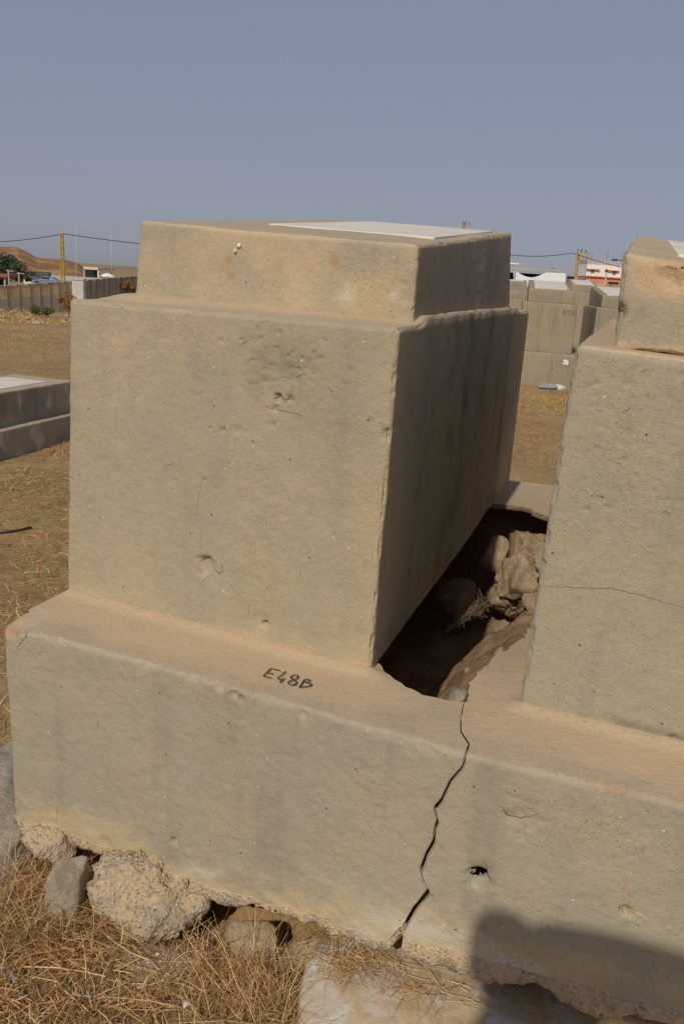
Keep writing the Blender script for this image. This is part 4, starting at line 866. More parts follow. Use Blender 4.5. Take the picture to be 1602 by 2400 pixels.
# ------------------------------------------------------------------ far tombs
M['ink_grey'] = plain('faded_ink', (.12, .105, .09), .8, .2)
def far_tomb(px, py, y, az, label, w=1.1, L=2.7, seed=1, plinth_h=.55, body=.99, cap=.26, rise=.2, mat='conc_far', slab=True, shrink=1.0, text=False, base=True):
    """px, py: pixel of the body's front left top corner; y: its distance"""
    p = ony(px, py, y); zg = float(gh(p[0], p[1])); a = R(az); d = np.array([math.sin(a), math.cos(a), 0]); f_ = np.array([math.cos(a), -math.sin(a), 0]); p = np.array([p[0], p[1], 0])
    ztop = ony(px, py, y)[2]; k = shrink; w, L, body, cap, rise = w*k, L*k, body*k, cap*k, rise*k
    t = empty('concrete_tomb', (*(p+f_*w/2+d*L/2)[:2], zg), label, 'tomb', 'tombs standing in the field behind')
    def blk(nm, x0, x1, y0, y1, z0, z1, sl, sd):
        c = [p+f_*u+d*v+np.array([0, 0, z0]) for u, v in ((x0, y0), (x1, y0), (x1, y1), (x0, y1))]; c += [q*np.array([1, 1, 0])+np.array([0, 0, z1+(sl if i > 1 else 0)]) for i, q in enumerate(c)]
        V, F, n, pm = rbox(c, .09, .03, lambda P, n, pm: rough(P, 2.2, sd)); mobj(nm, V, F, M[mat], t); return c
    zb = ztop-body
    if base: blk('tomb_base', -.17*k, w+.17*k, -.25*k, L+.1, min(zg, zb)-.4, zb, 0, seed)
    blk('tomb_body', 0, w, 0, L, zb-.01, ztop, 0, seed+1); c = blk('tomb_cap', .09*k, w-.09*k, .13*k, L-.1, ztop-.01, ztop+cap, rise, seed+2)
    if slab: slab_on((c[4], c[5], c[6], c[7]), .13, .87, .05, .93, t, .008)
    if text:
        m = MB(); g = lambda u, v: p + f_*u + np.array([0, 0, v]) - d*.018
        def stroke(pts):
            for (a0, b0), (a1, b1) in zip(pts[:-1], pts[1:]): m.tube([g(a0, b0), g(a1, b1)], .0034, 4)
        x0, z0 = w-.27, ztop-.20; s_ = .075
        stroke([(x0+.05, z0+s_), (x0, z0+s_), (x0, z0), (x0+.05, z0)]); stroke([(x0, z0+s_/2), (x0+.04, z0+s_/2)])
        x0 += .085; stroke([(x0, z0), (x0, z0+s_), (x0+.05, z0+s_), (x0+.05, z0)])
        x0 += .085; stroke([(x0, z0), (x0, z0+s_), (x0+.04, z0+s_*.8), (x0+.04, z0+s_*.3), (x0, z0)])
        m.build('handwritten_letters', M['ink_grey'], t)
    return t
def zA(x, y): return 1180+x*.1658, 640+y*.1659
far_tomb(*zA(270, 395), 17.6, 10.5, 'field tomb with marker letters, seen between the near tombs', seed=101, text=True)
far_tomb(*zA(1315, 482), 18.6, 9, 'field tomb partly hidden by the right tomb, dark left side', seed=111)
far_tomb(*zA(20, 350), 24.5, 10, 'small orange-tinted tomb top just right of the main tomb', seed=121, mat='conc_far', slab=False, shrink=.8)
far_tomb(*zA(-60, 175), 33, 10, 'distant tomb with overhanging top behind the lettered field tomb', seed=131, cap=.20, rise=.08)
far_tomb(*zA(900, 262), 30, 10, 'distant tomb in the gap between the two field tombs', seed=141, cap=.26)
# rubbish heap on the grass in the gap
M['sack'] = plain('grey_sack', (.22, .22, .23), .6, .2, 12); M['paper'] = plain('pale_rubbish', (.5, .46, .40), .8, .2, 20)
p = hit(1282, 912); rock('plastic_sack', 'grey crumpled sack lying on the grass behind the tombs', 'sack', (p[0], p[1], p[2]+.05), (.17, .12, .06), 'sack', 61, rgh=.2, planes=5)
p = hit(1310, 914); rock('rubble_piece', 'pale broken stone beside the grey sack', 'rubble', (p[0], p[1], p[2]+.04), (.14, .10, .07), 'paper', 64, rgh=.2)
# ------------------------------------------------------------------ left background
M['wall_panel'] = plain('tan_render', (.46, .34, .20), .9, .18, .8); M['post'] = plain('dark_post', (.24, .19, .125), .9, .2, 3); M['coping'] = plain('pale_coping', (.42, .37, .30), .9, .15, 2)
def blockmat(name, c, sx=.4, sz=.2):
    n = NT(name); b = n.t.nodes.new('ShaderNodeTexBrick'); b.inputs['Scale'].default_value = 1; b.inputs['Brick Width'].default_value = sx; b.inputs['Row Height'].default_value = sz; b.inputs['Mortar Size'].default_value = .012
    mp = n.t.nodes.new('ShaderNodeMapping'); mp.inputs['Rotation'].default_value = (R(90), 0, R(90)); n.link(n.co, mp.inputs[0]); n.link(mp.outputs[0], b.inputs['Vector'])
    for i, k in ((1, 1.0), (2, .82), (3, .6)): b.inputs[i].default_value = tuple(x*k for x in c)+(1,)
    n.color(n.mix(n.ramp(n.noise(1.5, 4, .6), .35, .7, 0, .4), b.outputs[0], tuple(x*.6 for x in c))); return n.m
M['block'] = blockmat('concrete_blocks', (.48, .43, .36)); M['block_pale'] = blockmat('pale_blocks', (.66, .63, .58), .5, .25); M['block_grey'] = blockmat('grey_blocks', (.42, .37, .30))
def zq(x, y): return x*.2168, 500+y*.2168
def wall_run(label, pts, ys, tops, nb, split, matU, matL, drop=1.0, name='boundary_wall'):
    """straight wall from pixel column pts[0] to pts[1] at distances ys, top pixel rows tops"""
    a = ony(pts[0], tops[0], ys[0]); b = ony(pts[1], tops[1], ys[1]); za, zb = a[2], b[2]; e = empty(name, (a[0], a[1], float(gh(a[0], a[1]))), label, 'wall')
    d = (b-a)*np.array([1, 1, 0]); L = np.linalg.norm(d); d /= L; rz = math.atan2(d[1], d[0]); nrm = np.array([d[1], -d[0], 0])
    fr_ = [min(1, max(0, ((onpl(x, tops[0], a, nrm)-a)[:2]@d[:2])/L)) for x in nb]; nb = len(fr_)-1; fr_[0] = 0; fr_[-1] = 1
    for k in range(nb):
        c = a + (b-a)*(fr_[k]+fr_[k+1])/2; st = L*(fr_[k+1]-fr_[k]); zt = c[2]-.05; zg = float(gh(c[0], c[1]))-.3; H = zt-zg; zs_ = zt-split
        MB().box((c[0], c[1], (zt+zs_)/2), (st-.16, .12, zt-zs_), rz).build('upper_panel', M[matU], e)
        MB().box((c[0], c[1], (zs_+zg)/2-.005), (st-.16, .14, zs_-zg), rz).build('block_panel', M[matL], e)
    for k in range(nb+1):
        c = a + (b-a)*fr_[k]; zg = float(gh(c[0], c[1]))-.3; MB().box((c[0], c[1], (c[2]+zg)/2+.03), (.15, .22, c[2]-zg+.05), rz).build('post', M['post'], e)
    c = (a+b)/2; 
    m = MB(); o_ = np.array([0, 0, .0]); m.hexa([a-nrm*.11, b-nrm*.11, b+nrm*.11, a+nrm*.11] + [q+np.array([0, 0, .06]) for q in (a-nrm*.11, b-nrm*.11, b+nrm*.11, a+nrm*.11)]); m.build('coping', M['coping'], e)
    return e
YW0, YW1 = 80, 88
wall_run('long tan wall with posts and block foot at the far left', (-42, 174), (YW0-1.6, YW1), (673.5, 659), [-42, -13, 16, 44, 70, 93, 116, 137, 154, 174], 1.15, 'wall_panel', 'block')
p = ony(185, 656, YW1-.4); zg = float(gh(p[0], p[1]))-1
e = empty('block_pier', (p[0], p[1], zg), 'pale speckled block pier at the corner of the walls', 'pier'); MB().box((p[0], p[1], (p[2]+zg)/2), (1.15, .8, p[2]-zg)).build('pier_shaft', M['block_pale'], e); MB().box((p[0], p[1], p[2]+.05), (1.3, .95, .14)).build('pier_cap', M['coping'], e)
wall_run('grey block wall with posts running behind the tomb shoulder', (196, 340), (YW1, 101), (657.5, 645.5), [196, 210, 227, 243, 257, 271, 284, 297, 310, 325, 340], 1.2, 'block_grey', 'block_grey')
# hill
def hill():
    prof = [zq(-900, 330), zq(-400, 330), zq(0, 352), zq(190, 365), zq(280, 410), zq(400, 475), zq(520, 485), zq(650, 500), zq(730, 510), zq(830, 540), zq(930, 605), zq(990, 640), zq(1060, 690)]
    Y = 260; R_ = np.array([ony(*q, Y) for q in prof]); x = np.linspace(R_[0, 0], R_[-1, 0], 160); zr = np.interp(x, R_[:, 0], R_[:, 2]); rows = []
    for k, (t, yy) in enumerate([(0, 185), (.12, 195), (.3, 208), (.5, 222), (.72, 238), (.9, 252), (1, 260), (.93, 275), (.6, 320), (0, 420)]):
        z = -4 + (zr+4)*t; rows.append(np.column_stack([x*yy/260, np.full(160, yy), z]))
    V = np.array(rows); 
    V = V.reshape(-1, 3); V[:, 2] += .55*fbm(V, .10, 4, 5)*np.repeat([0, .7, 1, 1, 1, .8, .35, .5, .5, 0], 160); V[:, 1] += 3*fbm(V, .07, 3, 9)
    F = [(r*160+j, r*160+j+1, (r+1)*160+j+1, (r+1)*160+j) for r in range(9) for j in range(159)]
    n = NT('hill_earth'); col = n.mix(n.ramp(n.noise(.055, 5, .7), .40, .60), (.22, .105, .045), (.36, .215, .105)); col = n.mix(n.ramp(n.noise(.22, 5, .7), .52, .66, 0, .8), col, (.17, .10, .04)); n.color(col); n.bump((n.noise(.18, 6, .65), 3.0, .9))
    tag(mobj('hill', V, F, n.m), 'bare reddish hill beyond the wall', kind='structure')
    R2 = [ony(*q, 900) for q in [zq(700, 640), zq(1000, 585), zq(1100, 582), zq(1300, 588), zq(1450, 592), (400, 640), (900, 676), (1500, 700)]]
    V = []; 
    for q in R2: V += [(q[0], 900, q[2]), (q[0], 905, -15), (q[0]*.97, 860, -15)]
    F = [];
    for k in range(len(R2)-1): a = 3*k; F += [(a+2, a+5, a+3, a), (a, a+3, a+4, a+1)]
    tag(mobj('far_ridge', V, F, plain('hazy_ridge', (.27, .255, .25), .95, .08, .02)), 'low grey ridge on the horizon', kind='structure')
hill()
# trees
def leafmat(name, a, b):
    n = NT(name); r = n.rnd(); n.color(n.mix(r, a, b)); n.b.inputs['Roughness'].default_value = .6; return n.m
M['leaf'] = leafmat('dark_leaf', (.030, .050, .028), (.075, .105, .050)); M['bark'] = plain('bark', (.12, .085, .055), .9, .3, 5)
M['leaf_grey'] = leafmat('greygreen_leaf', (.10, .10, .075), (.17, .165, .12)); M['leaf_dry'] = leafmat('dry_leaf', (.20, .095, .03), (.33, .17, .06)); M['leaf_green'] = leafmat('weed_leaf', (.06, .085, .025), (.15, .165, .05))
def tree(label, base, h, rad, mat, n=2600, leaf=.16, clumps=16, trunk=.14, name='tree', cat='tree', seed=0, rz=.8, sparse=1.0, group=None):
    r_ = np.random.default_rng(seed+500); e = empty(name, base, label, cat, group); b = np.array(base, float); top = b+np.array([0, 0, h]); m = MB()
    cl = []; 
    for k in range(clumps):
        v = r_.normal(size=3); v /= np.linalg.norm(v); v *= r_.uniform(.35, .95); cl.append((b+np.array([v[0]*rad, v[1]*rad, h*.62+v[2]*h*.36*rz]), r_.uniform(.30, .52)*rad))
    m.tube([b-np.array([0, 0, .3]), b+np.array([.03*h, 0, h*.3]), b+np.array([0, .02*h, h*.62])], [trunk, trunk*.75, trunk*.4], 7)
    for c, s_ in cl: m.tube([b+np.array([.02*h, 0, h*.3]), (b+np.array([0, 0, h*.4])+c)/2, c], [trunk*.4, trunk*.25, trunk*.08], 5)
    m.build('trunk', M['bark'], e, True)
    per = n//clumps; V = []; 
    for c, s_ in cl:
        q = r_.normal(size=(per, 3)); q /= np.linalg.norm(q, axis=1, keepdims=True); q *= (r_.uniform(.3, 1, (per, 1))**.5)*s_*np.array([1, 1, .8])*sparse; q += c
        u = r_.normal(size=(per, 3)); u /= np.linalg.norm(u, axis=1, keepdims=True); w_ = np.cross(u, r_.normal(size=(per, 3))); w_ /= np.linalg.norm(w_, axis=1, keepdims=True); s2 = leaf*r_.uniform(.6, 1.3, (per, 1))
        V.append(np.stack([q-u*s2*.5, q+w_*s2*.28, q+u*s2*.5, q-w_*s2*.28], 1).reshape(-1, 3))
    V = np.vstack(V); mobj('crown', V, np.arange(len(V)).reshape(-1, 4), M[mat], e, False); return e
def at(px, y, dz=0):
    p = ony(px, 700, y); return (p[0], y, float(gh(p[0], y))+dz)
def tree_px(label, px, y, topy, halfpx, mat, **k):
    b = np.array(at(px, y)); h = ony(px, topy, y)[2]-b[2]; return tree(label, b, h, halfpx*y/FPX, mat, **k)
tree_px('dark green bushy tree in front of the reddish hill', 18, 150, 591, 42, 'leaf', n=5200, leaf=.36, clumps=26, trunk=.25, seed=1, rz=1.1)
tree_px('small dark green tree at the right side of the bushy tree', 46, 146, 618, 20, 'leaf', n=2200, leaf=.32, clumps=14, trunk=.2, seed=2, rz=1.1)
tree_px('rust coloured dry bush at the end of the tan wall', 160, 72, 677, 22, 'leaf_dry', n=2600, leaf=.13, clumps=18, trunk=.04, name='dry_bush', cat='bush', seed=3, rz=1.0)
tree_px('green weed clump at the foot of the tan wall', 82, 70, 715, 20, 'leaf_green', n=1600, leaf=.12, clumps=12, trunk=.03, name='weed_clump', cat='weeds', seed=4, rz=.8)
tree_px('yellow green weed clump beside the green one', 112, 68, 718, 20, 'leaf_green', n=1300, leaf=.11, clumps=12, trunk=.03, name='weed_clump', cat='weeds', seed=5, rz=.8)
tree_px('dry brown bush climbing the grey wall near the tomb', 300, 96, 648, 18, 'leaf_dry', n=1500, leaf=.2, clumps=12, trunk=.05, name='dry_bush', cat='bush', seed=6, rz=1.0)
tree_px('dry reddish creeper on the grey wall posts', 252, 112, 656, 12, 'leaf_dry', n=600, leaf=.18, clumps=8, trunk=.04, name='dry_bush', cat='bush', seed=7)
tree_px('low green weeds at the foot of the grey wall', 236, 96, 681, 16, 'leaf_green', n=700, leaf=.15, clumps=8, trunk=.03, name='weed_clump', cat='weeds', seed=8)
# rubble and coarse dry weeds in front of the wall
for k in range(16):
    p = hit(rng.uniform(-20, 165), rng.uniform(722, 760)); sz = rng.uniform(.08, .30)
    rock('rubble_piece', 'broken stone lying among weeds in front of the tan wall', 'rubble', (p[0], p[1], p[2]+sz*.2), (sz, sz*.8, sz*.55), 'rock_pale' if k % 2 else 'rock_tan', 200+k, group='rubble in front of the tan wall', sub=3, rgh=.15)
q = np.column_stack([rng.uniform(-38, -8, 22000), rng.uniform(34, 84, 22000)]); q = q[rng.uniform(size=len(q)) < np.clip(.35+1.3*fbm(np.column_stack([q, 0*q[:, 0]]), .16, 3, 91), .03, 1)]; n = len(q)
d = unit(np.column_stack([rng.normal(0, .6, (n, 2)), rng.uniform(.5, 1.2, n)])); gr = np.clip(2*fbm(np.column_stack([q, 0*q[:, 0]]), .2, 2, 92)-.3, 0, 1)*(rng.uniform(size=n) < .6)
blades(lay(q), d, rng.uniform(.12, .4, n), rng.uniform(.02, .05, n), np.column_stack([rng.normal(0, .3, (n, 2)), rng.uniform(-.3, 0, n)]), M['straw_far'], 'coarse_weeds', 'coarse dry weeds towards the tan wall', gr, seg=2)
# poles and cables
M['yellow'] = plain('yellow_paint', (.40, .29, .06), .6, .2, 2); M['galv'] = plain('galvanised', (.38, .36, .33), .5, .15, 2, .3); M['wire'] = plain('black_cable', (.03, .03, .032), .6, .1); M['rusty'] = plain('rusty_steel', (.28, .17, .09), .8, .25, 3)
def lattice(label, px, y, topy, w=.36, mat='yellow', arms=0, taper=.6, name='lattice_pole', aw=1.7):
    b = np.array(at(px, y)); t = ony(px, topy, y); h = t[2]-b[2]; e = empty(name, b, label, 'pole'); ns = int(h/.75); pos = lambda i, j, z: b + np.array([(i-.5)*w*(1-(1-taper)*z/h), (j-.5)*w*(1-(1-taper)*z/h), z])
    for i in (0, 1):
        for j in (0, 1): MB().tube([pos(i, j, -.5), pos(i, j, h)], .055, 5).build('corner_rail', M[mat], e)
    m = MB()
    for k in range(ns):
        z0, z1 = h*k/ns, h*(k+1)/ns
        for (i0, j0), (i1, j1) in (((0,0),(1,0)), ((0,1),(1,1)), ((0,0),(0,1)), ((1,0),(1,1))): m.tube([pos(i0, j0, z0), pos(i1, j1, z1)], .032, 4, False); m.tube([pos(i1, j1, z0), pos(i0, j0, z1)], .032, 4, False)
    m.build('bracing', M[mat], e)
    for k in range(arms): MB().box((b[0]+aw*.3, b[1], t[2]-.15-k*.55), (aw if k < 2 else aw*.5, aw*.06, aw*.055)).build('cross_arm', M['rusty'], e)
    if arms:
        for k in (-.12*aw, .2*aw, .6*aw): MB().tube([(b[0]+k, b[1], t[2]-.1), (b[0]+k, b[1], t[2]+.18*aw)], .04*aw, 6).build('insulator', M['wire'], e)
    return t
def cable(label, a, b, sag, r=.035):
    a, b = np.array(a), np.array(b); t = np.linspace(0, 1, 26)[:, None]; P = a*(1-t)+b*t - np.array([0, 0, 1])*sag*4*t*(1-t); m = MB(); m.tube(P-a, r, 5); o = m.build('cable', M['wire'], smooth=True); o.location = tuple(a); tag(o, label, 'cable')
t1 = lattice('yellow lattice pole behind the tan wall', 149, 130, 548, .56)
cable('power cable from the yellow pole out of the left edge', t1, ony(-260, 551, 128), 1.15, .055); cable('power cable from the yellow pole towards the main tomb', t1, ony(620, 590, 150), .5, .055)
def lamp(label, px, y, topy, arm, name='street_lamp', mat='galv'):
    b = np.array(at(px, y)); t = ony(px, topy, y); e = empty(name, b, label, 'lamp'); h = t[2]-b[2]
    MB().tube([(b[0], b[1], b[2]-.3), (b[0], b[1], b[2]+h*.5), (b[0], b[1], t[2])], [.12, .09, .05], 7).build('mast', M[mat], e, True)
    MB().tube([(b[0], b[1], t[2]-.05), (b[0]+arm*.5, b[1], t[2]+.12), (b[0]+arm, b[1], t[2]+.15)], .05, 5).build('arm', M[mat], e, True)
    MB().box((b[0]+arm*1.15, b[1], t[2]+.16), (abs(arm)*.55+.25, .3, .16)).build('lamp_head', M['galv'], e)
M['mast'] = plain('pale_mast', (.46, .36, .24), .6, .1, 1)
lamp('thin street lamp just right of the yellow pole', 181, 190, 533, .9, mat='mast'); lamp('street lamp farther along, beside the main tomb cap', 263, 210, 543, .9, mat='mast')
for q, lab, hh in ((23, 'short white pole in front of the dark tree', 632), (47, 'short white pole with cross bar beside the dark tree', 638)):
    b = np.array(at(q, 118)); z = ony(q, hh, 118)[2]; e = empty('signal_post', b, lab, 'post'); MB().tube([b-np.array([0, 0, .3]), (b[0], b[1], z)], .10, 6).build('shaft', M['galv'], e); MB().box((b[0]+.25, b[1], z-.15), (1.0, .1, .1)).build('cross_bar', M['galv'], e)
# sheds, cars, tent and the far hall at the left
M['white'] = plain('white_cloth', (.72, .71, .70), .8, .05, 2); M['dark'] = plain('interior_shade', (.025, .022, .022), .9, .1); M['hall'] = plain('pale_render', (.48, .44, .38), .9, .1, .5); M['roofred'] = plain('red_roof', (.26, .09, .06), .8, .2, 1); M['grey'] = plain('grey_render', (.33, .31, .28), .9, .1, .4)  # the near-black one paints the shade of open interiors onto surfaces
def slabpx(x0, x1, ytop, ybot, y, depth, name, mat, e):
    a = ony((x0+x1)/2, ytop, y); b = ony((x0+x1)/2, ybot, y); xl = ony(x0, (ytop+ybot)/2, y)[0]; xr = ony(x1, (ytop+ybot)/2, y)[0]
    return MB().box(((xl+xr)/2, y+depth/2, (a[2]+b[2])/2), (xr-xl, depth, a[2]-b[2])).build(name, M[mat], e)
p = at(8, 125); e = empty('roadside_stall', p, 'red roofed stall under the dark tree at the left edge', 'stall'); slabpx(-40, 16, 641, 648, 122, 4, 'roof', 'roofred', e); slabpx(-38, -34, 648, 690, 122.5, .2, 'post', 'galv', e); slabpx(10, 13, 648, 690, 122.5, .2, 'post', 'galv', e); slabpx(-30, 8, 655, 690, 125, .4, 'back_wall', 'dark', e)
p = at(160, 175); e = empty('roadside_wall', p, 'long grey roadside wall at the foot of the hill', 'wall')
slabpx(56, 76, 643, 668, 170, .5, 'wall_panel', 'hall', e); slabpx(106, 240, 647.5, 672, 172, .5, 'wall_panel', 'grey', e)
p = at(215, 200); e = empty('open_hall', p, 'pale low hall with a dark open front at the end of the hill', 'building'); slabpx(196, 230, 626, 632, 200, 14, 'roof', 'hall', e); slabpx(228.5, 233, 632, 665, 200.2, 1, 'pillar', 'hall', e); slabpx(198, 228, 632, 665, 207, .5, 'back_wall', 'dark', e); slabpx(196, 199, 632, 665, 200.2, 1, 'pillar', 'grey', e)
def tent():
    c = np.array(at(253, 165)); zt = ony(253, 640, 165)[2]; zb = ony(253, 649, 165)[2]; r = 17*165/FPX; V = [(c[0], c[1], zt)]; n = 14; F = []
    e = empty('white_tent', c, 'white tent roof showing above the grey wall', 'tent')
    for k in range(n): a = 2*math.pi*k/n; V.append((c[0]+r*.55*math.cos(a), c[1]+r*.55*math.sin(a), zb+(zt-zb)*.72)); 
    for k in range(n): a = 2*math.pi*k/n; V.append((c[0]+r*math.cos(a), c[1]+r*math.sin(a), zb+(.12 if k % 2 else 0)))
    for k in range(n): k2 = (k+1) % n; F += [(0, 1+k, 1+k2), (1+k, 1+n+k, 1+n+k2, 1+k2)]
    mobj('canopy', V, F, M['white'], e, True)
    for k in range(0, n, 2): a = 2*math.pi*k/n; MB().tube([(c[0]+r*.97*math.cos(a), c[1]+r*.97*math.sin(a), zb), (c[0]+r*.97*math.cos(a), c[1]+r*.97*math.sin(a), c[2]-.3)], .06, 5).build('pole', M['galv'], e)
tent()
M['glass'] = plain('car_glass', (.03, .035, .04), .15, .1); M['tyre'] = plain('tyre', (.02, .02, .02), .9, .1)
def car(label, px, y, col, van=False, L=4.4, rz=0, zoff=0):
    b = np.array(at(px, y, zoff)); e = empty('parked_car', b, label, 'car'); pm = plain('car_paint', col, .3, .05); W = 1.75
    pr = [(0, .35), (0, .8), (.12*L, .9), (.28*L, .95), (.40*L, 1.42), (.72*L, 1.45), (.90*L, .98), (L, .9), (L, .35)] if not van else [(0, .4), (0, 1.0), (.12*L, 1.15), (.22*L, 1.85), (.97*L, 1.9), (L, 1.8), (L, .4)]
    m = MB(); n = len(pr); V = [(x-L/2, s_*W/2*(.86 if z > 1.1 else 1), z) for s_ in (-1, 1) for x, z in pr]; F = [tuple(range(n)), tuple(range(2*n-1, n-1, -1))] + [(k, n+k, n+(k+1) % n, (k+1) % n) for k in range(n)]
    m.add(np.array(V)+b, F); m.build('body', pm, e)
    for s_ in (-1, 1):
        w0, w1 = ((.33, .70) if not van else (.22, .55)); z0, z1 = (1.0, 1.36) if not van else (1.2, 1.7)
        MB().box(b+np.array([(w0+w1)/2*L-L/2, s_*W*.475, (z0+z1)/2]), ((w1-w0)*L*.8, .05, z1-z0)).build('side_window', M['glass'], e)
        for fx in (.2, .8):
            t = [b+np.array([fx*L-L/2, s_*(W/2-.1), .33]), b+np.array([fx*L-L/2, s_*(W/2+.06), .33])]; MB().tube(t, .33, 14).build('wheel', M['tyre'], e)
car('dark van parked beyond the tan wall', 88, 150, (.07, .07, .085), True, 4.6, zoff=1.1); car('blue grey car parked in front of the dark van', 112, 138, (.13, .17, .25), zoff=1.0)
# ------------------------------------------------------------------ right background
def zr(x, y): return 1160+x*.1403, 590+y*.1403
def zb_(x, y): return 1300+x*.102, 570+y*.102
YS = 92
def shed():
    c = np.array(at(1260, YS)); e = empty('open_shed', c, 'open shed hung with white sheets behind the field tombs', 'shed')
    A = [ony(*zr(*q), YS) for q in [(-500, 200), (-500, 250), (1320, 352), (1320, 338)]]; B = [ony(*zr(*q), YS+9) for q in [(-500, 150), (-500, 165), (1180, 318), (1180, 305)]]
    MB().hexa([A[1], A[2], B[2]-np.array([0, 0, .1]), B[1]-np.array([0, 0, .1]), A[0], A[3], B[3], B[0]]).build('roof', M['grey'], e)
    slabpx(*[zr(x, 0)[0] for x in (-400, 1300)], 640, 690, YS+8, .3, 'back_wall', 'dark', e)
    slabpx(zr(235, 0)[0], zr(400, 0)[0], zr(0, 188)[1], zr(0, 208)[1], YS+6, .8, 'roof_light', 'white', e)
    for x in (295, 1165): slabpx(zr(x, 0)[0], zr(x+16, 0)[0], zr(0, 290)[1], 700, YS-.2, .2, 'post', 'galv', e)
    # hanging sheet with a sagging upper edge and swags
    nx, nz = 60, 16; V = []; 
    for i in range(nx):
        u = i/(nx-1); x = 300+u*560; top = 300+(345-300)*u + 105*math.sin(math.pi*min(1, u*1.0))**1.1
        for k in range(nz):
            v = k/(nz-1); p = ony(*zr(x, top+(640-top)*v), YS+.15); p[1] += .10*math.sin(14*v*3.0 + 3*math.sin(math.pi*u))*(1-v)*math.sin(math.pi*u) + .05*math.sin(u*60)*v; V.append(p)
    mobj('hanging_sheet', V, [(i*nz+k, (i+1)*nz+k, (i+1)*nz+k+1, i*nz+k+1) for i in range(nx-1) for k in range(nz-1)], M['white'], e)
    a, b, c_, d = [ony(*zr(*q), YS+.1) for q in [(835, 345), (1172, 352), (1165, 640), (835, 640)]]; n = np.array([0, .06, 0]); MB().hexa([d, c_, c_+n, d+n, a, b, b+n, a+n]).build('side_sheet', M['white'], e)
shed()
M['pink'] = plain('pink_render', (.50, .19, .14), .9, .1, .3); M['white_wall'] = plain('white_render', (.60, .59, .58), .9, .06, .3); M['orange'] = plain('orange_trim', (.55, .19, .07), .8, .1)
M['pane'] = plain('window_glass', (.10, .11, .12), .2, .2, 1); M['blue'] = plain('blue_paint', (.05, .10, .32), .6, .15)
def house():
    y = 280; e = empty('white_house', at(1420, y), 'two-storey white and pink house with rebar on its flat roof', 'building'); xx = lambda x: zb_(x, 0)[0]; yy = lambda v: zb_(0, v)[1]
    slabpx(xx(715), xx(1900), yy(515), yy(790), y, 12, 'upper_wall', 'white_wall', e); slabpx(xx(680), xx(1900), yy(790), yy(1250), y-.3, 12, 'ground_wall', 'pink', e)
    slabpx(xx(735), xx(1900), yy(420), yy(513), y+.5, 11, 'parapet', 'grey', e); slabpx(xx(680), xx(1900), yy(780), yy(800), y-1.0, .7, 'band', 'orange', e)
    for a, b, v in ((722, 1030, 590), (1150, 1480, 620)): slabpx(xx(a), xx(b), yy(v), yy(v+14), y-.9, .9, 'awning', 'orange', e)
    for a, b, v, w_ in ((815, 897, 600, 690), (1315, 1398, 640, 728)):
        f = slabpx(xx(a), xx(b), yy(v), yy(w_), y-.10, .12, 'window', 'grey', e)
        for i in range(2): slabpx(xx(a+6+i*40), xx(a+38+i*40), yy(v+6), yy(w_-6), y-.16, .05, 'pane', 'pane', f)
    for a, v in ((745, 190), (838, 195), (1195, 190), (1560, 200)):
        q0 = ony(*zb_(a-8, 430), y+4); q1 = ony(*zb_(a+8, v), y+4); MB().tube([q0, q1], .14, 5).build('rebar_column', M['rusty'], e)
    slabpx(xx(1210), xx(1450), yy(890), yy(1010), y-.38, .2, 'shop_opening_shade', 'dark', e)  # flat dark panel painting the shade of an opening on the wall
house()
t2_ = lattice('lattice power pole with cross arms beside the white house', 1341, 135, 588, .55, 'yellow', arms=3)
cable('power cable from the right pole towards the main tomb', t2_-np.array([0, 0, .3]), ony(1080, 571, 120), 1.0, .05); cable('power cable from the right pole dipping to the right', t2_-np.array([0, 0, .3]), ony(1640, 650, 120), .7, .05)
t3 = lattice('pole top with insulators peeking over the tomb cap', 1070, 62, 521, .16, 'rusty', arms=1, aw=.62)
p = at(1361, 110); e = empty('blue_gate', p, 'narrow blue gate leaf right of the lattice pole', 'gate'); slabpx(zb_(588, 0)[0], zb_(628, 0)[0], zb_(0, 790)[1], 700, 110, .1, 'leaf', 'blue', e); slabpx(zb_(580, 0)[0], zb_(587, 0)[0], zb_(0, 780)[1], 700, 110, .15, 'gate_post', 'galv', e)
p = at(1333, 96); e = empty('blue_barrier', p, 'low blue barrier beside the shed', 'barrier'); slabpx(zb_(240, 0)[0], zb_(470, 0)[0], zb_(0, 870)[1], 690, 101, .3, 'panel', 'blue', e)
e = wall_run('low tan wall behind the field tombs', (1325, 1640), (70, 74), (663, 680), list(range(1325, 1650, 35)), .6, 'wall_panel', 'wall_panel')
tree_px('sparse grey green tree behind the shed roof', 1285, 130, 610, 13, 'leaf_grey', n=900, leaf=.22, clumps=12, trunk=.12, seed=11, rz=1.1, sparse=1.2)
tree_px('grey green shrub between shed and white house', 1358, 170, 640, 16, 'leaf_grey', n=900, leaf=.3, clumps=10, trunk=.1, seed=12)
tree_px('low grey green shrub right of the sparse tree', 1318, 140, 628, 9, 'leaf_grey', n=500, leaf=.22, clumps=7, trunk=.08, seed=13)
p = np.array(at(1411, 150)); e = empty('timber_post', p, 'tan timber post in front of the pink ground floor', 'post'); z = ony(1411, zb_(0, 640)[1], 150)[2]; MB().tube([p, (p[0], p[1], z)], [.22, .12], 7).build('shaft', M['mast'], e); MB().tube([(p[0], p[1], z-.1), (p[0], p[1], z+.35)], .16, 7).build('post_cap', M['wire'], e)
p = np.array(at(1421, 160)); e = empty('orange_sign', p, 'small orange sign in front of the white house', 'sign'); slabpx(zb_(1160, 0)[0], zb_(1215, 0)[0], zb_(0, 870)[1], zb_(0, 930)[1], 160, .06, 'sign_board', 'orange', e); slabpx(zb_(1184, 0)[0], zb_(1190, 0)[0], zb_(0, 930)[1], 700, 160.02, .05, 'sign_post', 'galv', e)
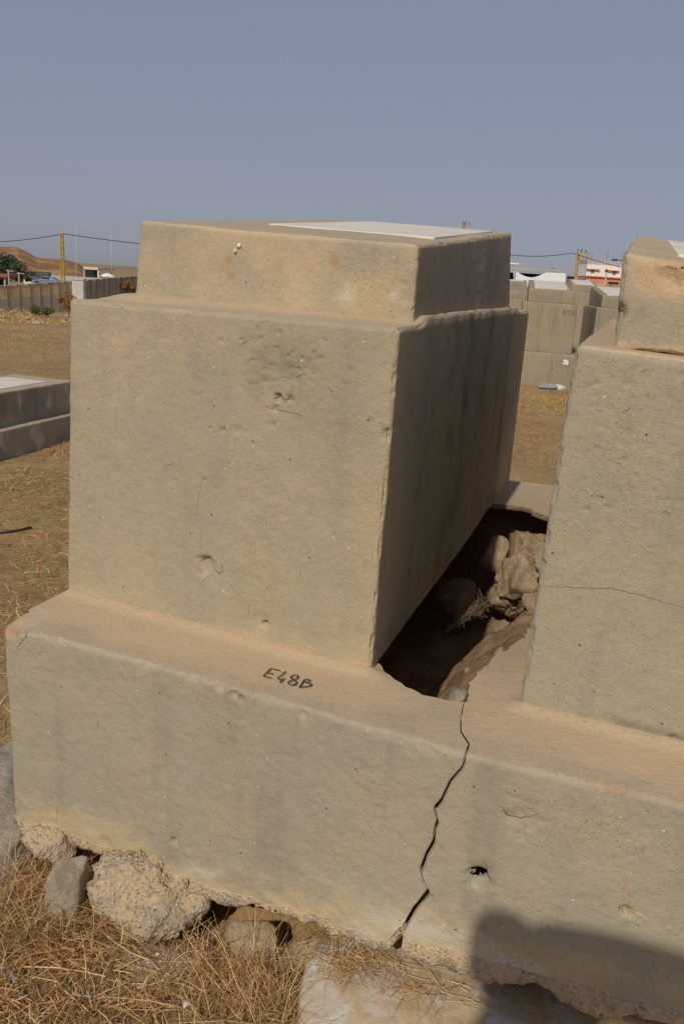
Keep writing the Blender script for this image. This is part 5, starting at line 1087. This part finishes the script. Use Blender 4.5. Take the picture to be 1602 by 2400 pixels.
car('red brown car parked in front of the white house', 1432, 170, (.16, .06, .05), True, zoff=2.3)
def sl(): 
    y = 90; b = np.array(at(1475, y)); z = ony(1460, 610, y)[2]; e = empty('street_lamp', b, 'street lamp whose dark head sticks out beside the right tomb cap', 'lamp'); MB().tube([b, (b[0], b[1], z)], [.12, .07], 7).build('mast', M['galv'], e); x1 = ony(1441, 610, y)[0]
    MB().tube([(b[0], b[1], z-.05), (x1, y, z)], .045, 5).build('arm', M['wire'], e); MB().box((x1-.1, y, z-.02), (.5, .25, .18)).build('lamp_head', M['wire'], e)
sl()
# ------------------------------------------------------------------ the person whose shadow falls on the plinth
def person():
    sh = fpt(1162*D, 2100*D); top = 1.86; k = (top-sh[2])/math.tan(SUN_EL); hx, hy = sh[0]-k*math.sin(SUN_AZ), sh[1]-k*math.cos(SUN_AZ); g = float(gh(hx, hy)); me = bpy.data.meshes.new('person'); H = top-g
    rt = np.array([math.cos(-SUN_AZ), math.sin(-SUN_AZ), 0]); fw = np.array([math.sin(SUN_AZ), math.cos(SUN_AZ), 0]); J = lambda r_, f_, z: tuple(rt*r_+fw*f_+np.array([0, 0, z*H]))
    v = [J(.20,-.05,.53), J(.20,0,.62), J(.18,.02,.72), J(.15,0,.81), J(.07,.01,.875), J(.01,.03,.91), J(0,.02,.955), J(0,.01,.985),
         J(.17,0,.955), J(.45,.04,.95), J(.74,.10,.935), J(.86,.14,.92), J(.0,0,.79), J(.0,.10,.64), J(.10,.30,.68), J(.14,.36,.72),
         J(.28,-.05,.51), J(.29,.0,.29), J(.29,-.05,.05), J(.30,.10,.015), J(.10,-.05,.51), J(.07,.0,.29), J(.06,-.05,.05), J(.05,.10,.015)]
    ed = [(0,1),(1,2),(2,3),(3,4),(4,5),(5,6),(6,7),(3,8),(8,9),(9,10),(10,11),(3,12),(12,13),(13,14),(14,15),(0,16),(16,17),(17,18),(18,19),(0,20),(20,21),(21,22),(22,23)]
    rad = [.16,.16,.19,.19,.13,.11,.105,.065,.13,.115,.10,.04,.075,.055,.042,.04,.095,.065,.045,.035,.095,.065,.045,.035]
    me.from_pydata(v, ed, []); o = bpy.data.objects.new('person', me); COL.objects.link(o); o.location = (hx, hy, g)
    o.modifiers.new('skin', 'SKIN'); sub = o.modifiers.new('sub', 'SUBSURF'); sub.levels = 2; sub.render_levels = 2
    for i, r_ in enumerate(rad): me.skin_vertices[0].data[i].radius = (r_, r_*(.8 if i in (0,1,2,3) else 1))
    me.skin_vertices[0].data[0].use_root = True; me.materials.append(plain('dark_clothes', (.06, .07, .09), .9, .2)); tag(o, 'person in dark clothes behind the viewpoint, whose shadow falls on the plinth', 'person')
person()
